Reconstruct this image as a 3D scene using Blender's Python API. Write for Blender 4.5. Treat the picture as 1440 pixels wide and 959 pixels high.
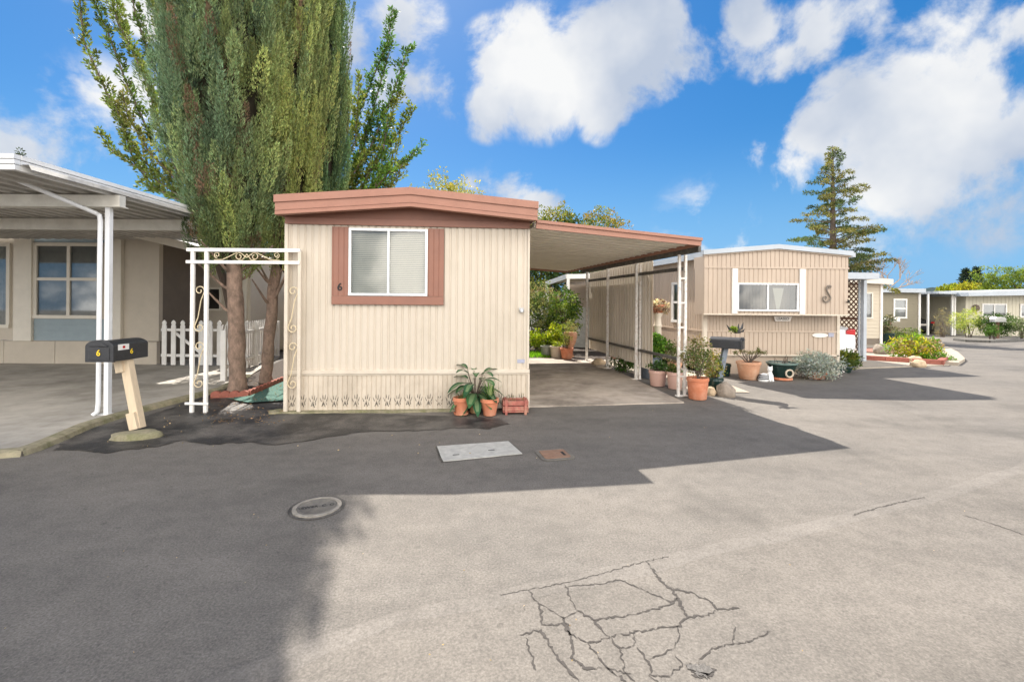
import bpy, bmesh, math, random
import numpy as np
from mathutils import Vector, Matrix, noise
random.seed(7); RNG = np.random.default_rng(11)
PI = math.pi; R = math.radians
for o in list(bpy.data.objects): bpy.data.objects.remove(o)
scn = bpy.context.scene
COL = scn.collection

# ------------------------------------------------------------------ camera
F = 640.0; HOR = 425.0; EYE = 1.6; ROLL = R(0.45)
cd = bpy.data.cameras.new('camera'); cam = bpy.data.objects.new('camera', cd); COL.objects.link(cam)
cd.sensor_width = 36; cd.lens = 36*F/1440; cd.clip_start = .05; cd.clip_end = 3000
cd.shift_y = -(479.5-HOR)/1440
cam.location = (0, 0, EYE)
cam.rotation_mode = 'QUATERNION'
cam.rotation_quaternion = Matrix.Rotation(R(90), 3, 'X').to_quaternion() @ Matrix.Rotation(ROLL, 3, 'Z').to_quaternion()
scn.camera = cam

def ur(x, y):
    dx, dy = x-720.0, y-HOR
    return dx*math.cos(ROLL)+dy*math.sin(ROLL), -dx*math.sin(ROLL)+dy*math.cos(ROLL)
def gz(Y): return -0.55*min(1, max(0, (Y-13.0)/22.0))
def P(x, y, Y):
    dx, dy = ur(x, y); return Vector((dx/F*Y, Y, EYE-dy/F*Y))
def G(x, y):
    dx, dy = ur(x, y); Y = EYE*F/dy
    for _ in range(40): Y = .5*Y+.5*(EYE-gz(Y))*F/dy
    return Vector((dx/F*Y, Y, gz(Y)))

# ------------------------------------------------------------------ light
SUN = Vector((-.30, .80, 1.0)).normalized()
el = math.asin(SUN.z); az = math.atan2(SUN.x, SUN.y)
sl = bpy.data.lights.new('sun', 'SUN'); sl.energy = 3.4; sl.angle = R(.55); sl.color = (1, .93, .84)
so = bpy.data.objects.new('sun', sl); COL.objects.link(so)
so.rotation_mode = 'QUATERNION'; so.rotation_quaternion = SUN.to_track_quat('Z', 'Y'); so.location = (0, 0, 30)
scn.view_settings.view_transform = 'Standard'; scn.view_settings.look = 'None'
scn.view_settings.exposure = 1.53; scn.view_settings.gamma = 1
scn.view_settings.use_curve_mapping = False

def N(nt, t, **kw):
    n = nt.nodes.new(t)
    for k, v in kw.items(): setattr(n, k, v)
    return n
def math_n(nt, op, a, b=None, c=None, clamp=False):
    n = N(nt, 'ShaderNodeMath', operation=op); n.use_clamp = clamp
    for i, v in enumerate((a, b, c)):
        if v is None: continue
        if isinstance(v, (int, float)): n.inputs[i].default_value = v
        else: nt.links.new(v, n.inputs[i])
    return n.outputs[0]

world = bpy.data.worlds.new("World"); scn.world = world; world.use_nodes = True
def build_sky():
    nt = world.node_tree; L = nt.links.new; nt.nodes.clear()
    out = N(nt, 'ShaderNodeOutputWorld'); bg = N(nt, 'ShaderNodeBackground'); bg.inputs[1].default_value = 0.06
    sky = N(nt, 'ShaderNodeTexSky', sky_type='NISHITA'); sky.sun_disc = False
    sky.sun_elevation = el; sky.sun_rotation = az; sky.air_density = 1.0; sky.dust_density = .4; sky.ozone_density = 3.0
    hs = N(nt, 'ShaderNodeHueSaturation'); hs.inputs['Saturation'].default_value = 1.85; hs.inputs['Value'].default_value = 1.33
    gm = N(nt, 'ShaderNodeGamma'); gm.inputs[1].default_value = .62; L(sky.outputs[0], gm.inputs[0]); L(gm.outputs[0], hs.inputs['Color'])
    tc = N(nt, 'ShaderNodeTexCoord'); D = tc.outputs['Generated']
    sp0 = N(nt, 'ShaderNodeSeparateXYZ'); L(D, sp0.inputs[0]); hz = N(nt, 'ShaderNodeMapRange', interpolation_type='SMOOTHSTEP'); L(sp0.outputs[2], hz.inputs[0])
    hz.inputs[1].default_value = .0; hz.inputs[2].default_value = .34; hz.inputs[3].default_value = .85; hz.inputs[4].default_value = 0
    hm = N(nt, 'ShaderNodeMix', data_type='RGBA'); L(hz.outputs[0], hm.inputs[0]); L(hs.outputs[0], hm.inputs[6]); hm.inputs[7].default_value = (1.75, 3.3, 4.9, 1)
    nz = N(nt, 'ShaderNodeTexNoise'); nz.inputs['Scale'].default_value = 4.8; nz.inputs['Detail'].default_value = 9; nz.inputs['Roughness'].default_value = .6; nz.inputs['Distortion'].default_value = .25
    L(D, nz.inputs['Vector'])
    blobs = [(700,90,75,1),(690,150,62,1),(760,120,100,1),(845,95,110,1),(905,35,100,1),(955,95,70,.85),(850,155,60,1),(745,40,60,.8),
             (480,50,110,.8),(560,30,90,.8),(600,120,85,.8),(540,120,90,.7),(150,190,140,.55),(40,210,150,.55),(200,10,60,.7),(-60,120,110,.5),
             (715,262,52,.62),(762,285,50,.5),(660,290,60,.5),(1050,25,100,1),(1150,40,95,1),(1100,80,60,.95),(1225,10,90,.85),(1310,25,90,.7),
             (1200,125,85,1),(1155,175,75,1),(1245,180,120,1),(1335,165,105,1),(1395,190,75,.8),(1450,165,80,.8),(1300,235,75,.8),(1110,235,50,.62),(1070,215,30,.45),
             (1440,30,60,.6),(1380,90,60,.55),(1270,90,70,.6),(1000,330,120,.33),(1250,300,150,.36),(1420,290,120,.38),(420,-120,180,.9),(1000,-150,150,.8),(1300,-180,200,.8),(60,-140,160,.7)]
    acc = None
    def dirp(x, y):
        dx, dy = ur(x, y); return Vector((dx, F, -dy)).normalized()
    for (x, y, r, w) in blobs:
        c = dirp(x, y); rr = .5*((dirp(x+r, y)-c).length+(dirp(x, y-r)-c).length)
        d = N(nt, 'ShaderNodeVectorMath', operation='DISTANCE'); L(D, d.inputs[0]); d.inputs[1].default_value = c
        v = math_n(nt, 'MULTIPLY_ADD', d.outputs['Value'], -w/rr, w)
        acc = v if acc is None else math_n(nt, 'SMOOTH_MAX', acc, v, .22)
    # unseen clouds added behind the camera as fill for shaded walls and ground
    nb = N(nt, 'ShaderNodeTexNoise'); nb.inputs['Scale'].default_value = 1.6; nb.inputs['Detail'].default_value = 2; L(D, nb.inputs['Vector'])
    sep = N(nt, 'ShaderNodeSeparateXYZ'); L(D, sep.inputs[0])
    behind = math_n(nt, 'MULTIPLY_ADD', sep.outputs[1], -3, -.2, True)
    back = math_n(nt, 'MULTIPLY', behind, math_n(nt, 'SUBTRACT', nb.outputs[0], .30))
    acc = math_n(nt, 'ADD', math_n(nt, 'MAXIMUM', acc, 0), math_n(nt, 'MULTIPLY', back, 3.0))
    n1 = math_n(nt, 'MULTIPLY_ADD', nz.outputs[0], 3.5, -1.83)
    gate = math_n(nt, 'MULTIPLY', acc, 5, None, True)
    f = math_n(nt, 'ADD', acc, math_n(nt, 'MULTIPLY', n1, gate))
    dens = N(nt, 'ShaderNodeMapRange', interpolation_type='SMOOTHSTEP'); L(f, dens.inputs[0]); dens.inputs[1].default_value = .06; dens.inputs[2].default_value = .60
    # cloud tone: bright tops, greyer undersides
    nz2 = N(nt, 'ShaderNodeTexNoise'); nz2.inputs['Scale'].default_value = 3.4; nz2.inputs['Detail'].default_value = 5
    mp = N(nt, 'ShaderNodeMapping'); mp.inputs['Location'].default_value = (.0, .0, -.07); L(D, mp.inputs[0]); L(mp.outputs[0], nz2.inputs['Vector'])
    tone = N(nt, 'ShaderNodeMapRange'); L(nz2.outputs[0], tone.inputs[0]); tone.inputs[1].default_value = .38; tone.inputs[2].default_value = .62
    cm = N(nt, 'ShaderNodeMix', data_type='RGBA'); L(tone.outputs[0], cm.inputs[0])
    cm.inputs[6].default_value = (3.1, 3.5, 4.2, 1); cm.inputs[7].default_value = (5.6, 5.6, 5.55, 1)
    cb = N(nt, 'ShaderNodeMix', data_type='RGBA'); L(behind, cb.inputs[0]); L(cm.outputs[2], cb.inputs[6]); cb.inputs[7].default_value = (27, 25.6, 23.8, 1); cm = cb   # added warm fill light, far brighter than the clouds in view
    mx = N(nt, 'ShaderNodeMix', data_type='RGBA')
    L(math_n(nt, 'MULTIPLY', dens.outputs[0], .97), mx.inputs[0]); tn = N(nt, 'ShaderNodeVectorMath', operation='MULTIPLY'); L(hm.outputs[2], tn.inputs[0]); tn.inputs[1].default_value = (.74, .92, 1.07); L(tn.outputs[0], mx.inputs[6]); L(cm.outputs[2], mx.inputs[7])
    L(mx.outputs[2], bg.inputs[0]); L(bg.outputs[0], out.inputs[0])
build_sky()

# ------------------------------------------------------------------ materials
MATS = {}
def mat(name, col, rough=.6, var=.12, scale=6, bump=0, bscale=60, metal=0, dirt=None, dscale=1.5, damt=.5, spec=.5, stretch=None, coat=0):
    if name in MATS: return MATS[name]
    m = bpy.data.materials.new(name); m.use_nodes = True; nt = m.node_tree; L = nt.links.new
    b = nt.nodes['Principled BSDF']; b.inputs['Roughness'].default_value = rough; b.inputs['Metallic'].default_value = metal
    b.inputs['Specular IOR Level'].default_value = spec; b.inputs['Coat Weight'].default_value = coat
    tc = N(nt, 'ShaderNodeTexCoord'); V = tc.outputs['Object']
    if stretch:
        mp = N(nt, 'ShaderNodeMapping'); mp.inputs['Scale'].default_value = stretch; L(V, mp.inputs[0]); V = mp.outputs[0]
    nz = N(nt, 'ShaderNodeTexNoise'); nz.inputs['Scale'].default_value = scale; nz.inputs['Detail'].default_value = 6; nz.inputs['Roughness'].default_value = .65; L(V, nz.inputs['Vector'])
    mr = N(nt, 'ShaderNodeMapRange'); L(nz.outputs[0], mr.inputs[0]); mr.inputs[1].default_value = .3; mr.inputs[2].default_value = .7
    mr.inputs[3].default_value = 1-var; mr.inputs[4].default_value = 1+var
    vm = N(nt, 'ShaderNodeVectorMath', operation='SCALE'); vm.inputs[0].default_value = col[:3]; L(mr.outputs[0], vm.inputs['Scale'])
    c = vm.outputs[0]
    if dirt:
        n2 = N(nt, 'ShaderNodeTexNoise'); n2.inputs['Scale'].default_value = dscale; n2.inputs['Detail'].default_value = 8; n2.inputs['Roughness'].default_value = .7; L(V, n2.inputs['Vector'])
        m2 = N(nt, 'ShaderNodeMapRange'); L(n2.outputs[0], m2.inputs[0]); m2.inputs[1].default_value = .45; m2.inputs[2].default_value = .68; m2.inputs[4].default_value = damt
        mx = N(nt, 'ShaderNodeMix', data_type='RGBA'); L(m2.outputs[0], mx.inputs[0]); L(c, mx.inputs[6]); mx.inputs[7].default_value = (*dirt, 1); c = mx.outputs[2]
    L(c, b.inputs['Base Color'])
    if bump:
        n3 = N(nt, 'ShaderNodeTexNoise'); n3.inputs['Scale'].default_value = bscale; n3.inputs['Detail'].default_value = 4; L(V, n3.inputs['Vector'])
        bp = N(nt, 'ShaderNodeBump'); bp.inputs['Strength'].default_value = bump; bp.inputs['Distance'].default_value = .01; L(n3.outputs[0], bp.inputs['Height']); L(bp.outputs[0], b.inputs['Normal'])
    MATS[name] = m; return m

def asphalt(name, base, patch, rough=.85, grain=.42, blot=.8, bs=.55):
    m = bpy.data.materials.new(name); m.use_nodes = True; nt = m.node_tree; L = nt.links.new
    b = nt.nodes['Principled BSDF']; b.inputs['Roughness'].default_value = rough; b.inputs['Specular IOR Level'].default_value = .35
    tc = N(nt, 'ShaderNodeTexCoord'); V = tc.outputs['Object']
    def nz(s, d=4, r=.6, vec=V):
        n = N(nt, 'ShaderNodeTexNoise'); n.inputs['Scale'].default_value = s; n.inputs['Detail'].default_value = d; n.inputs['Roughness'].default_value = r; L(vec, n.inputs['Vector']); return n.outputs[0]
    def mr(v, a, bb, c, d):
        n = N(nt, 'ShaderNodeMapRange'); L(v, n.inputs[0]); n.inputs[1].default_value = a; n.inputs[2].default_value = bb; n.inputs[3].default_value = c; n.inputs[4].default_value = d; return n.outputs[0]
    grain = grain*.62
    fine = mr(nz(75, 3, .75), .36, .64, 1-grain, 1+grain)
    vo = N(nt, 'ShaderNodeTexVoronoi'); vo.inputs['Scale'].default_value = 85; L(V, vo.inputs['Vector'])
    peb = mr(vo.outputs['Distance'], .1, .6, 1.08, .9)
    mid = mr(nz(7, 5, .7), .3, .7, .85, 1.13)
    mp = N(nt, 'ShaderNodeMapping'); mp.inputs['Scale'].default_value = (.45, 1.6, 1); mp.inputs['Rotation'].default_value = (0, 0, R(-17)); L(V, mp.inputs[0])
    streak = mr(nz(1.3, 5, .6, mp.outputs[0]), .3, .7, .88, 1.12)
    st_ = mr(nz(.9, 3, .5), .57, .70, 1, .80)     # drips and old stains
    sp_ = mr(nz(14, 2, .5), .66, .74, 1, .72)
    mul = math_n(nt, 'MULTIPLY', math_n(nt, 'MULTIPLY', math_n(nt, 'MULTIPLY', fine, peb), math_n(nt, 'MULTIPLY', mid, streak)), math_n(nt, 'MULTIPLY', st_, sp_))
    mx = N(nt, 'ShaderNodeMix', data_type='RGBA'); L(mr(nz(bs, 7, .68), .42, .60, 0, blot), mx.inputs[0])
    mx.inputs[6].default_value = (*base, 1); mx.inputs[7].default_value = (*patch, 1)
    vm = N(nt, 'ShaderNodeVectorMath', operation='SCALE'); L(mx.outputs[2], vm.inputs[0]); L(mul, vm.inputs['Scale']); L(vm.outputs[0], b.inputs['Base Color'])
    bp = N(nt, 'ShaderNodeBump'); bp.inputs['Strength'].default_value = .4; bp.inputs['Distance'].default_value = .006
    L(math_n(nt, 'ADD', fine, peb), bp.inputs['Height']); L(bp.outputs[0], b.inputs['Normal'])
    MATS[name] = m; return m

def leafmat(name, col, trans=.28, rough=.55, island=.25):
    m = bpy.data.materials.new(name); m.use_nodes = True; nt = m.node_tree; L = nt.links.new
    b = nt.nodes['Principled BSDF']; b.inputs['Roughness'].default_value = rough; b.inputs['Specular IOR Level'].default_value = .12
    at = N(nt, 'ShaderNodeAttribute', attribute_name='tint'); ge = N(nt, 'ShaderNodeNewGeometry')
    mr = N(nt, 'ShaderNodeMapRange'); L(ge.outputs['Random Per Island'], mr.inputs[0]); mr.inputs[3].default_value = 1-island; mr.inputs[4].default_value = 1+island
    v1 = N(nt, 'ShaderNodeVectorMath', operation='MULTIPLY'); L(at.outputs['Vector'], v1.inputs[0]); v1.inputs[1].default_value = col
    v2 = N(nt, 'ShaderNodeVectorMath', operation='SCALE'); L(v1.outputs[0], v2.inputs[0]); L(mr.outputs[0], v2.inputs['Scale'])
    L(v2.outputs[0], b.inputs['Base Color'])
    t = N(nt, 'ShaderNodeBsdfTranslucent'); v3 = N(nt, 'ShaderNodeVectorMath', operation='MULTIPLY'); L(v2.outputs[0], v3.inputs[0]); v3.inputs[1].default_value = (1.6, 1.7, .8); L(v3.outputs[0], t.inputs[0])
    ms = N(nt, 'ShaderNodeMixShader'); ms.inputs[0].default_value = trans; L(b.outputs[0], ms.inputs[1]); L(t.outputs[0], ms.inputs[2])
    L(ms.outputs[0], nt.nodes['Material Output'].inputs[0]); MATS[name] = m; return m

def glassmat(name, tint=(.5, .55, .55), clear=.75):
    m = bpy.data.materials.new(name); m.use_nodes = True; nt = m.node_tree; L = nt.links.new; nt.nodes.clear()
    o = N(nt, 'ShaderNodeOutputMaterial'); g = N(nt, 'ShaderNodeBsdfGlossy'); g.inputs['Roughness'].default_value = .03; g.inputs[0].default_value = (.9, .93, .95, 1)
    t = N(nt, 'ShaderNodeBsdfTransparent'); t.inputs[0].default_value = (*tint, 1)
    fr = N(nt, 'ShaderNodeFresnel'); fr.inputs[0].default_value = 1.5
    f = math_n(nt, 'MULTIPLY_ADD', fr.outputs[0], 1.0, 1-clear, True)
    ms = N(nt, 'ShaderNodeMixShader'); L(f, ms.inputs[0]); L(t.outputs[0], ms.inputs[1]); L(g.outputs[0], ms.inputs[2]); L(ms.outputs[0], o.inputs[0])
    MATS[name] = m; return m

M = {}
M['road'] = asphalt('road_asphalt', (.170, .153, .132), (.148, .134, .117), grain=.34)
M['apron'] = asphalt('apron_asphalt', (.168, .152, .132), (.142, .130, .115))
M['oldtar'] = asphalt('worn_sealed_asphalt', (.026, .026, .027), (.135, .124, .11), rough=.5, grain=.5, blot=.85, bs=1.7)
M['seam'] = asphalt('worn_seam_asphalt', (.184, .167, .146), (.163, .148, .130), grain=.3)
M['tar'] = mat('tar_crack', (.055, .048, .042), .9, .3, 30)
M['conc'] = mat('concrete', (.41, .38, .335), .85, .16, 3, .3, 120, dirt=(.12, .11, .085), dscale=.8, damt=.6)
M['conc2'] = mat('carport_concrete', (.42, .36, .30), .85, .2, 2.2, .3, 120, dirt=(.12, .10, .08), dscale=.8, damt=.95)
M['kerbmoss'] = mat('mossy_concrete', (.27, .24, .16), .95, .3, 9, .6, 60, dirt=(.1, .11, .03), dscale=5, damt=.8)
M['paleconc'] = mat('pale_concrete', (.46, .45, .41), .85, .16, 14, .4, 150, dirt=(.3, .29, .27), dscale=9, damt=.6)
M['tanconc'] = mat('tan_concrete', (.36, .31, .245), .9, .15, 4, .3, 90)
M['soil'] = mat('soil', (.055, .04, .03), .95, .4, 18, .9, 40)
M['redbark'] = mat('red_bark_mulch', (.28, .13, .09), .95, .45, 22, .9, 40)
M['carpet'] = mat('green_turf_carpet', (.055, .13, .105), .95, .25, 40, .5, 200)
M['cream'] = mat('cream_metal_siding', (.565, .495, .405), .5, .05, 3, .12, 25, dirt=(.44, .38, .30), dscale=1.6, damt=.6, stretch=(1, 1, .35))
M['creamskirt'] = mat('weathered_cream_skirting', (.55, .475, .38), .6, .08, 4, .15, 25, dirt=(.34, .28, .21), dscale=3.2, damt=.6, stretch=(1, 1, .5))
M['creamtrim'] = mat('cream_trim', (.60, .53, .435), .5, .07, 5, dirt=(.45, .36, .26), dscale=3, damt=.35)
M['brown'] = mat('reddish_brown_paint', (.265, .12, .08), .5, .08, 4, .1, 30, dirt=(.24, .12, .09), dscale=2.2, damt=.45)
M['brownlt'] = mat('faded_brown_fascia', (.35, .165, .112), .5, .1, 5, .1, 30, dirt=(.30, .15, .11), dscale=2.5, damt=.5)
M['white'] = mat('white_paint', (.80, .78, .74), .45, .05, 5, dirt=(.55, .5, .43), dscale=3, damt=.35)
M['whitemetal'] = mat('white_metal', (.76, .77, .78), .35, .05, 4, dirt=(.5, .48, .44), dscale=3, damt=.3)
M['chalk'] = mat('peeling_white_paint', (.78, .75, .7), .6, .08, 9, .3, 60, dirt=(.38, .24, .15), dscale=17, damt=.6)
M['alu'] = mat('aluminium_frame', (.72, .73, .73), .35, .05, 5, metal=.25)
M['deck'] = mat('underside_deck', (.86, .81, .71), .5, .06, 3, dirt=(.6, .53, .43), dscale=2, damt=.3)
M['darkdeck'] = mat('grey_corrugated_deck', (.46, .44, .41), .5, .12, 3, dirt=(.18, .16, .14), dscale=2, damt=.5)
M['beamgrey'] = mat('warm_grey_beam', (.66, .64, .58), .5, .08, 5, dirt=(.38, .35, .3), dscale=3, damt=.4)
M['panel'] = mat('cream_privacy_panel', (.72, .64, .53), .5, .07, 4, .1, 20, dirt=(.36, .30, .22), dscale=2, damt=.5, stretch=(1, 1, .3))
M['rail'] = mat('dark_weathered_rail', (.085, .08, .07), .6, .3, 10, dirt=(.25, .23, .2), dscale=8, damt=.5)
M['tan'] = mat('tan_metal_siding', (.475, .38, .295), .5, .05, 3, .12, 25, dirt=(.38, .30, .235), dscale=1.7, damt=.5, stretch=(1, 1, .3))
M['taupe'] = mat('taupe_painted_panel', (.50, .44, .355), .6, .06, 3, .15, 40)
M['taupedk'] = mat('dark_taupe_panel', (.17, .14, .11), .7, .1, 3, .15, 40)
M['blue'] = mat('blue_grey_panel', (.26, .32, .345), .6, .06, 4)
M['trim'] = mat('pale_taupe_trim', (.66, .61, .52), .5, .05, 4)
M['dark'] = mat('dark_interior', (.02, .02, .021), .8, .2, 3)
M['room'] = mat('dim_room', (.22, .21, .185), .9, .2, 2)
M['blind'] = mat('window_blind', (.74, .69, .58), .6, .05, 5)
M['curtain'] = mat('grey_curtain', (.42, .42, .42), .8, .12, 9)
M['glass'] = glassmat('window_glass', (.85, .87, .86), .94)
M['glassdk'] = glassmat('dark_window_glass', (.7, .72, .7), .93)
M['black'] = mat('black_plastic', (.028, .029, .032), .38, .2, 20, .25, 120)
M['blackm'] = mat('black_metal', (.03, .03, .03), .5, .3, 20)
M['yellow'] = mat('yellow_numeral', (.85, .58, .02), .5, .05)
M['wood'] = mat('pale_lumber', (.62, .50, .35), .6, .1, 5, .2, 40, stretch=(6, 6, .6))
M['redwood'] = mat('red_stained_wood', (.33, .10, .075), .6, .3, 12, .4, 50, dirt=(.45, .3, .2), dscale=9, damt=.6)
M['brownwood'] = mat('brown_wood', (.16, .08, .05), .6, .2, 9)
M['terra'] = mat('terracotta', (.55, .19, .095), .75, .12, 8, .25, 60, dirt=(.55, .38, .28), dscale=4, damt=.45)
M['terralt'] = mat('weathered_terracotta', (.56, .29, .17), .8, .18, 8, .3, 60, dirt=(.5, .4, .3), dscale=4, damt=.6)
M['pinkpot'] = mat('pink_plastic_pot', (.60, .38, .31), .55, .06, 6, dirt=(.4, .27, .2), dscale=3, damt=.35)
M['wicker'] = mat('wicker_pot', (.42, .25, .12), .7, .4, 30, .5, 60)
M['greypot'] = mat('grey_green_pot', (.27, .29, .24), .6, .1, 8)
M['tanpot'] = mat('tan_pot', (.52, .44, .34), .6, .1, 8)
M['glaze'] = mat('dark_green_glaze', (.014, .035, .03), .2, .3, 8)
M['glazerim'] = mat('teal_glaze_rim', (.12, .19, .17), .3, .2, 8)
M['bluebin'] = mat('grey_blue_bin', (.16, .19, .23), .5, .1, 6)
M['rock'] = mat('grey_rock', (.30, .25, .20), .9, .3, 6, 1.0, 20, dirt=(.12, .1, .085), dscale=5, damt=.6)
M['tanrock'] = mat('tan_rock', (.50, .38, .25), .9, .25, 8, .8, 25)
M['iron'] = mat('cream_wrought_iron', (.66, .55, .36), .5, .12, 12)
M['bark'] = mat('cypress_bark', (.29, .20, .15), .95, .28, 8, 1.0, 16, dirt=(.11, .08, .06), dscale=5, damt=.8, stretch=(2, 2, 1.1))
M['bark2'] = mat('dark_bark', (.12, .09, .07), .95, .3, 8, 1.0, 16, stretch=(3, 3, .6))
M['twig'] = mat('bare_twig', (.30, .23, .18), .9, .2, 8)
M['rust'] = mat('rusty_iron', (.27, .155, .10), .8, .25, 25, .5, 90, dirt=(.16, .12, .09), dscale=12, damt=.6)
M['castiron'] = mat('cast_iron', (.13, .12, .105), .65, .25, 20, .6, 90, dirt=(.25, .22, .17), dscale=7, damt=.6)
M['carpaint'] = mat('white_car_paint', (.78, .79, .8), .25, .02, 3, coat=.8)
M['redlens'] = mat('red_lens', (.45, .01, .015), .15, .1, 3, coat=.6)
M['rubber'] = mat('rubber', (.02, .02, .02), .8, .1)
M['cap3'] = mat('cream_lap_siding', (.50, .44, .34), .6, .04, 3)
M['olive'] = mat('olive_lap_siding', (.245, .215, .15), .65, .05, 3)
M['farwhite'] = mat('off_white_wall', (.62, .63, .60), .65, .06, 3)
M['farcream'] = mat('pale_cream_wall', (.54, .50, .39), .65, .05, 3)
M['roofgrey'] = mat('pale_grey_roof', (.42, .46, .50), .5, .08, 2)
M['hill'] = mat('wooded_hill', (.07, .10, .10), 1, .3, .02)
M['silver'] = mat('galvanised', (.5, .5, .5), .35, .1, 5, metal=.6)
M['statwhite'] = mat('white_ceramic', (.75, .75, .73), .35, .05)
M['statblack'] = mat('dark_blue_ceramic_stripe', (.02, .025, .04), .35, .05)
M['sticker'] = mat('grey_label', (.35, .36, .45), .5, .1, 30)
M['oval'] = mat('white_plaque', (.8, .74, .68), .5, .08, 30)
M['ring'] = mat('dull_ring', (.30, .27, .225), .85, .25, 20, .5, 90, dirt=(.16, .145, .12), dscale=12, damt=.7)
M['letter'] = mat('brown_grey_letter', (.19, .16, .13), .6, .2, 10)
M['brick'] = mat('red_brick_edging', (.30, .10, .07), .85, .25, 12, .5, 60)
M['dryflower'] = mat('dry_flower', (.6, .5, .38), .9, .2, 20)
M['tilered'] = mat('brown_tile_roof', (.4, .2, .12), .8, .3, 10)
M['cyp'] = leafmat('cypress_foliage', (1, 1, 1), .16)
M['leaf'] = leafmat('leaf_foliage', (1, 1, 1), .32, .5)
M['gloss'] = leafmat('glossy_leaf', (1, 1, 1), .18, .3, .12)
M['grass'] = leafmat('grass_blade', (1, 1, 1), .3, .6)

# ------------------------------------------------------------------ mesh helpers
class Frame:
    """u along the wall to the right, v out of the wall towards the road, z up"""
    def __init__(s, A, B, depth=None):
        s.O = Vector((A[0], A[1], 0)); d = Vector((B[0]-A[0], B[1]-A[1], 0)); s.L = d.length; s.x = d.normalized()
        s.y = Vector((s.x.y, -s.x.x, 0)) if depth is None else -Vector((depth[0], depth[1], 0)).normalized()
    def pt(s, u, v, z): return s.O+s.x*u+s.y*v+Vector((0, 0, z))
    def px(s, x, y, v=0):
        """wall coordinates (u, z) of what the photo shows at pixel x, y on the plane v out of the wall"""
        dx, dy = ur(x, y); d = Vector((dx/F, 1, -dy/F)); n = Vector((s.x.y, -s.x.x, 0)); o = s.O+s.y*v-Vector((0, 0, EYE))
        t = o.dot(n)/d.dot(n); p = d*t+Vector((0, 0, EYE)); return (p-s.O-s.y*v).dot(s.x), p.z

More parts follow.
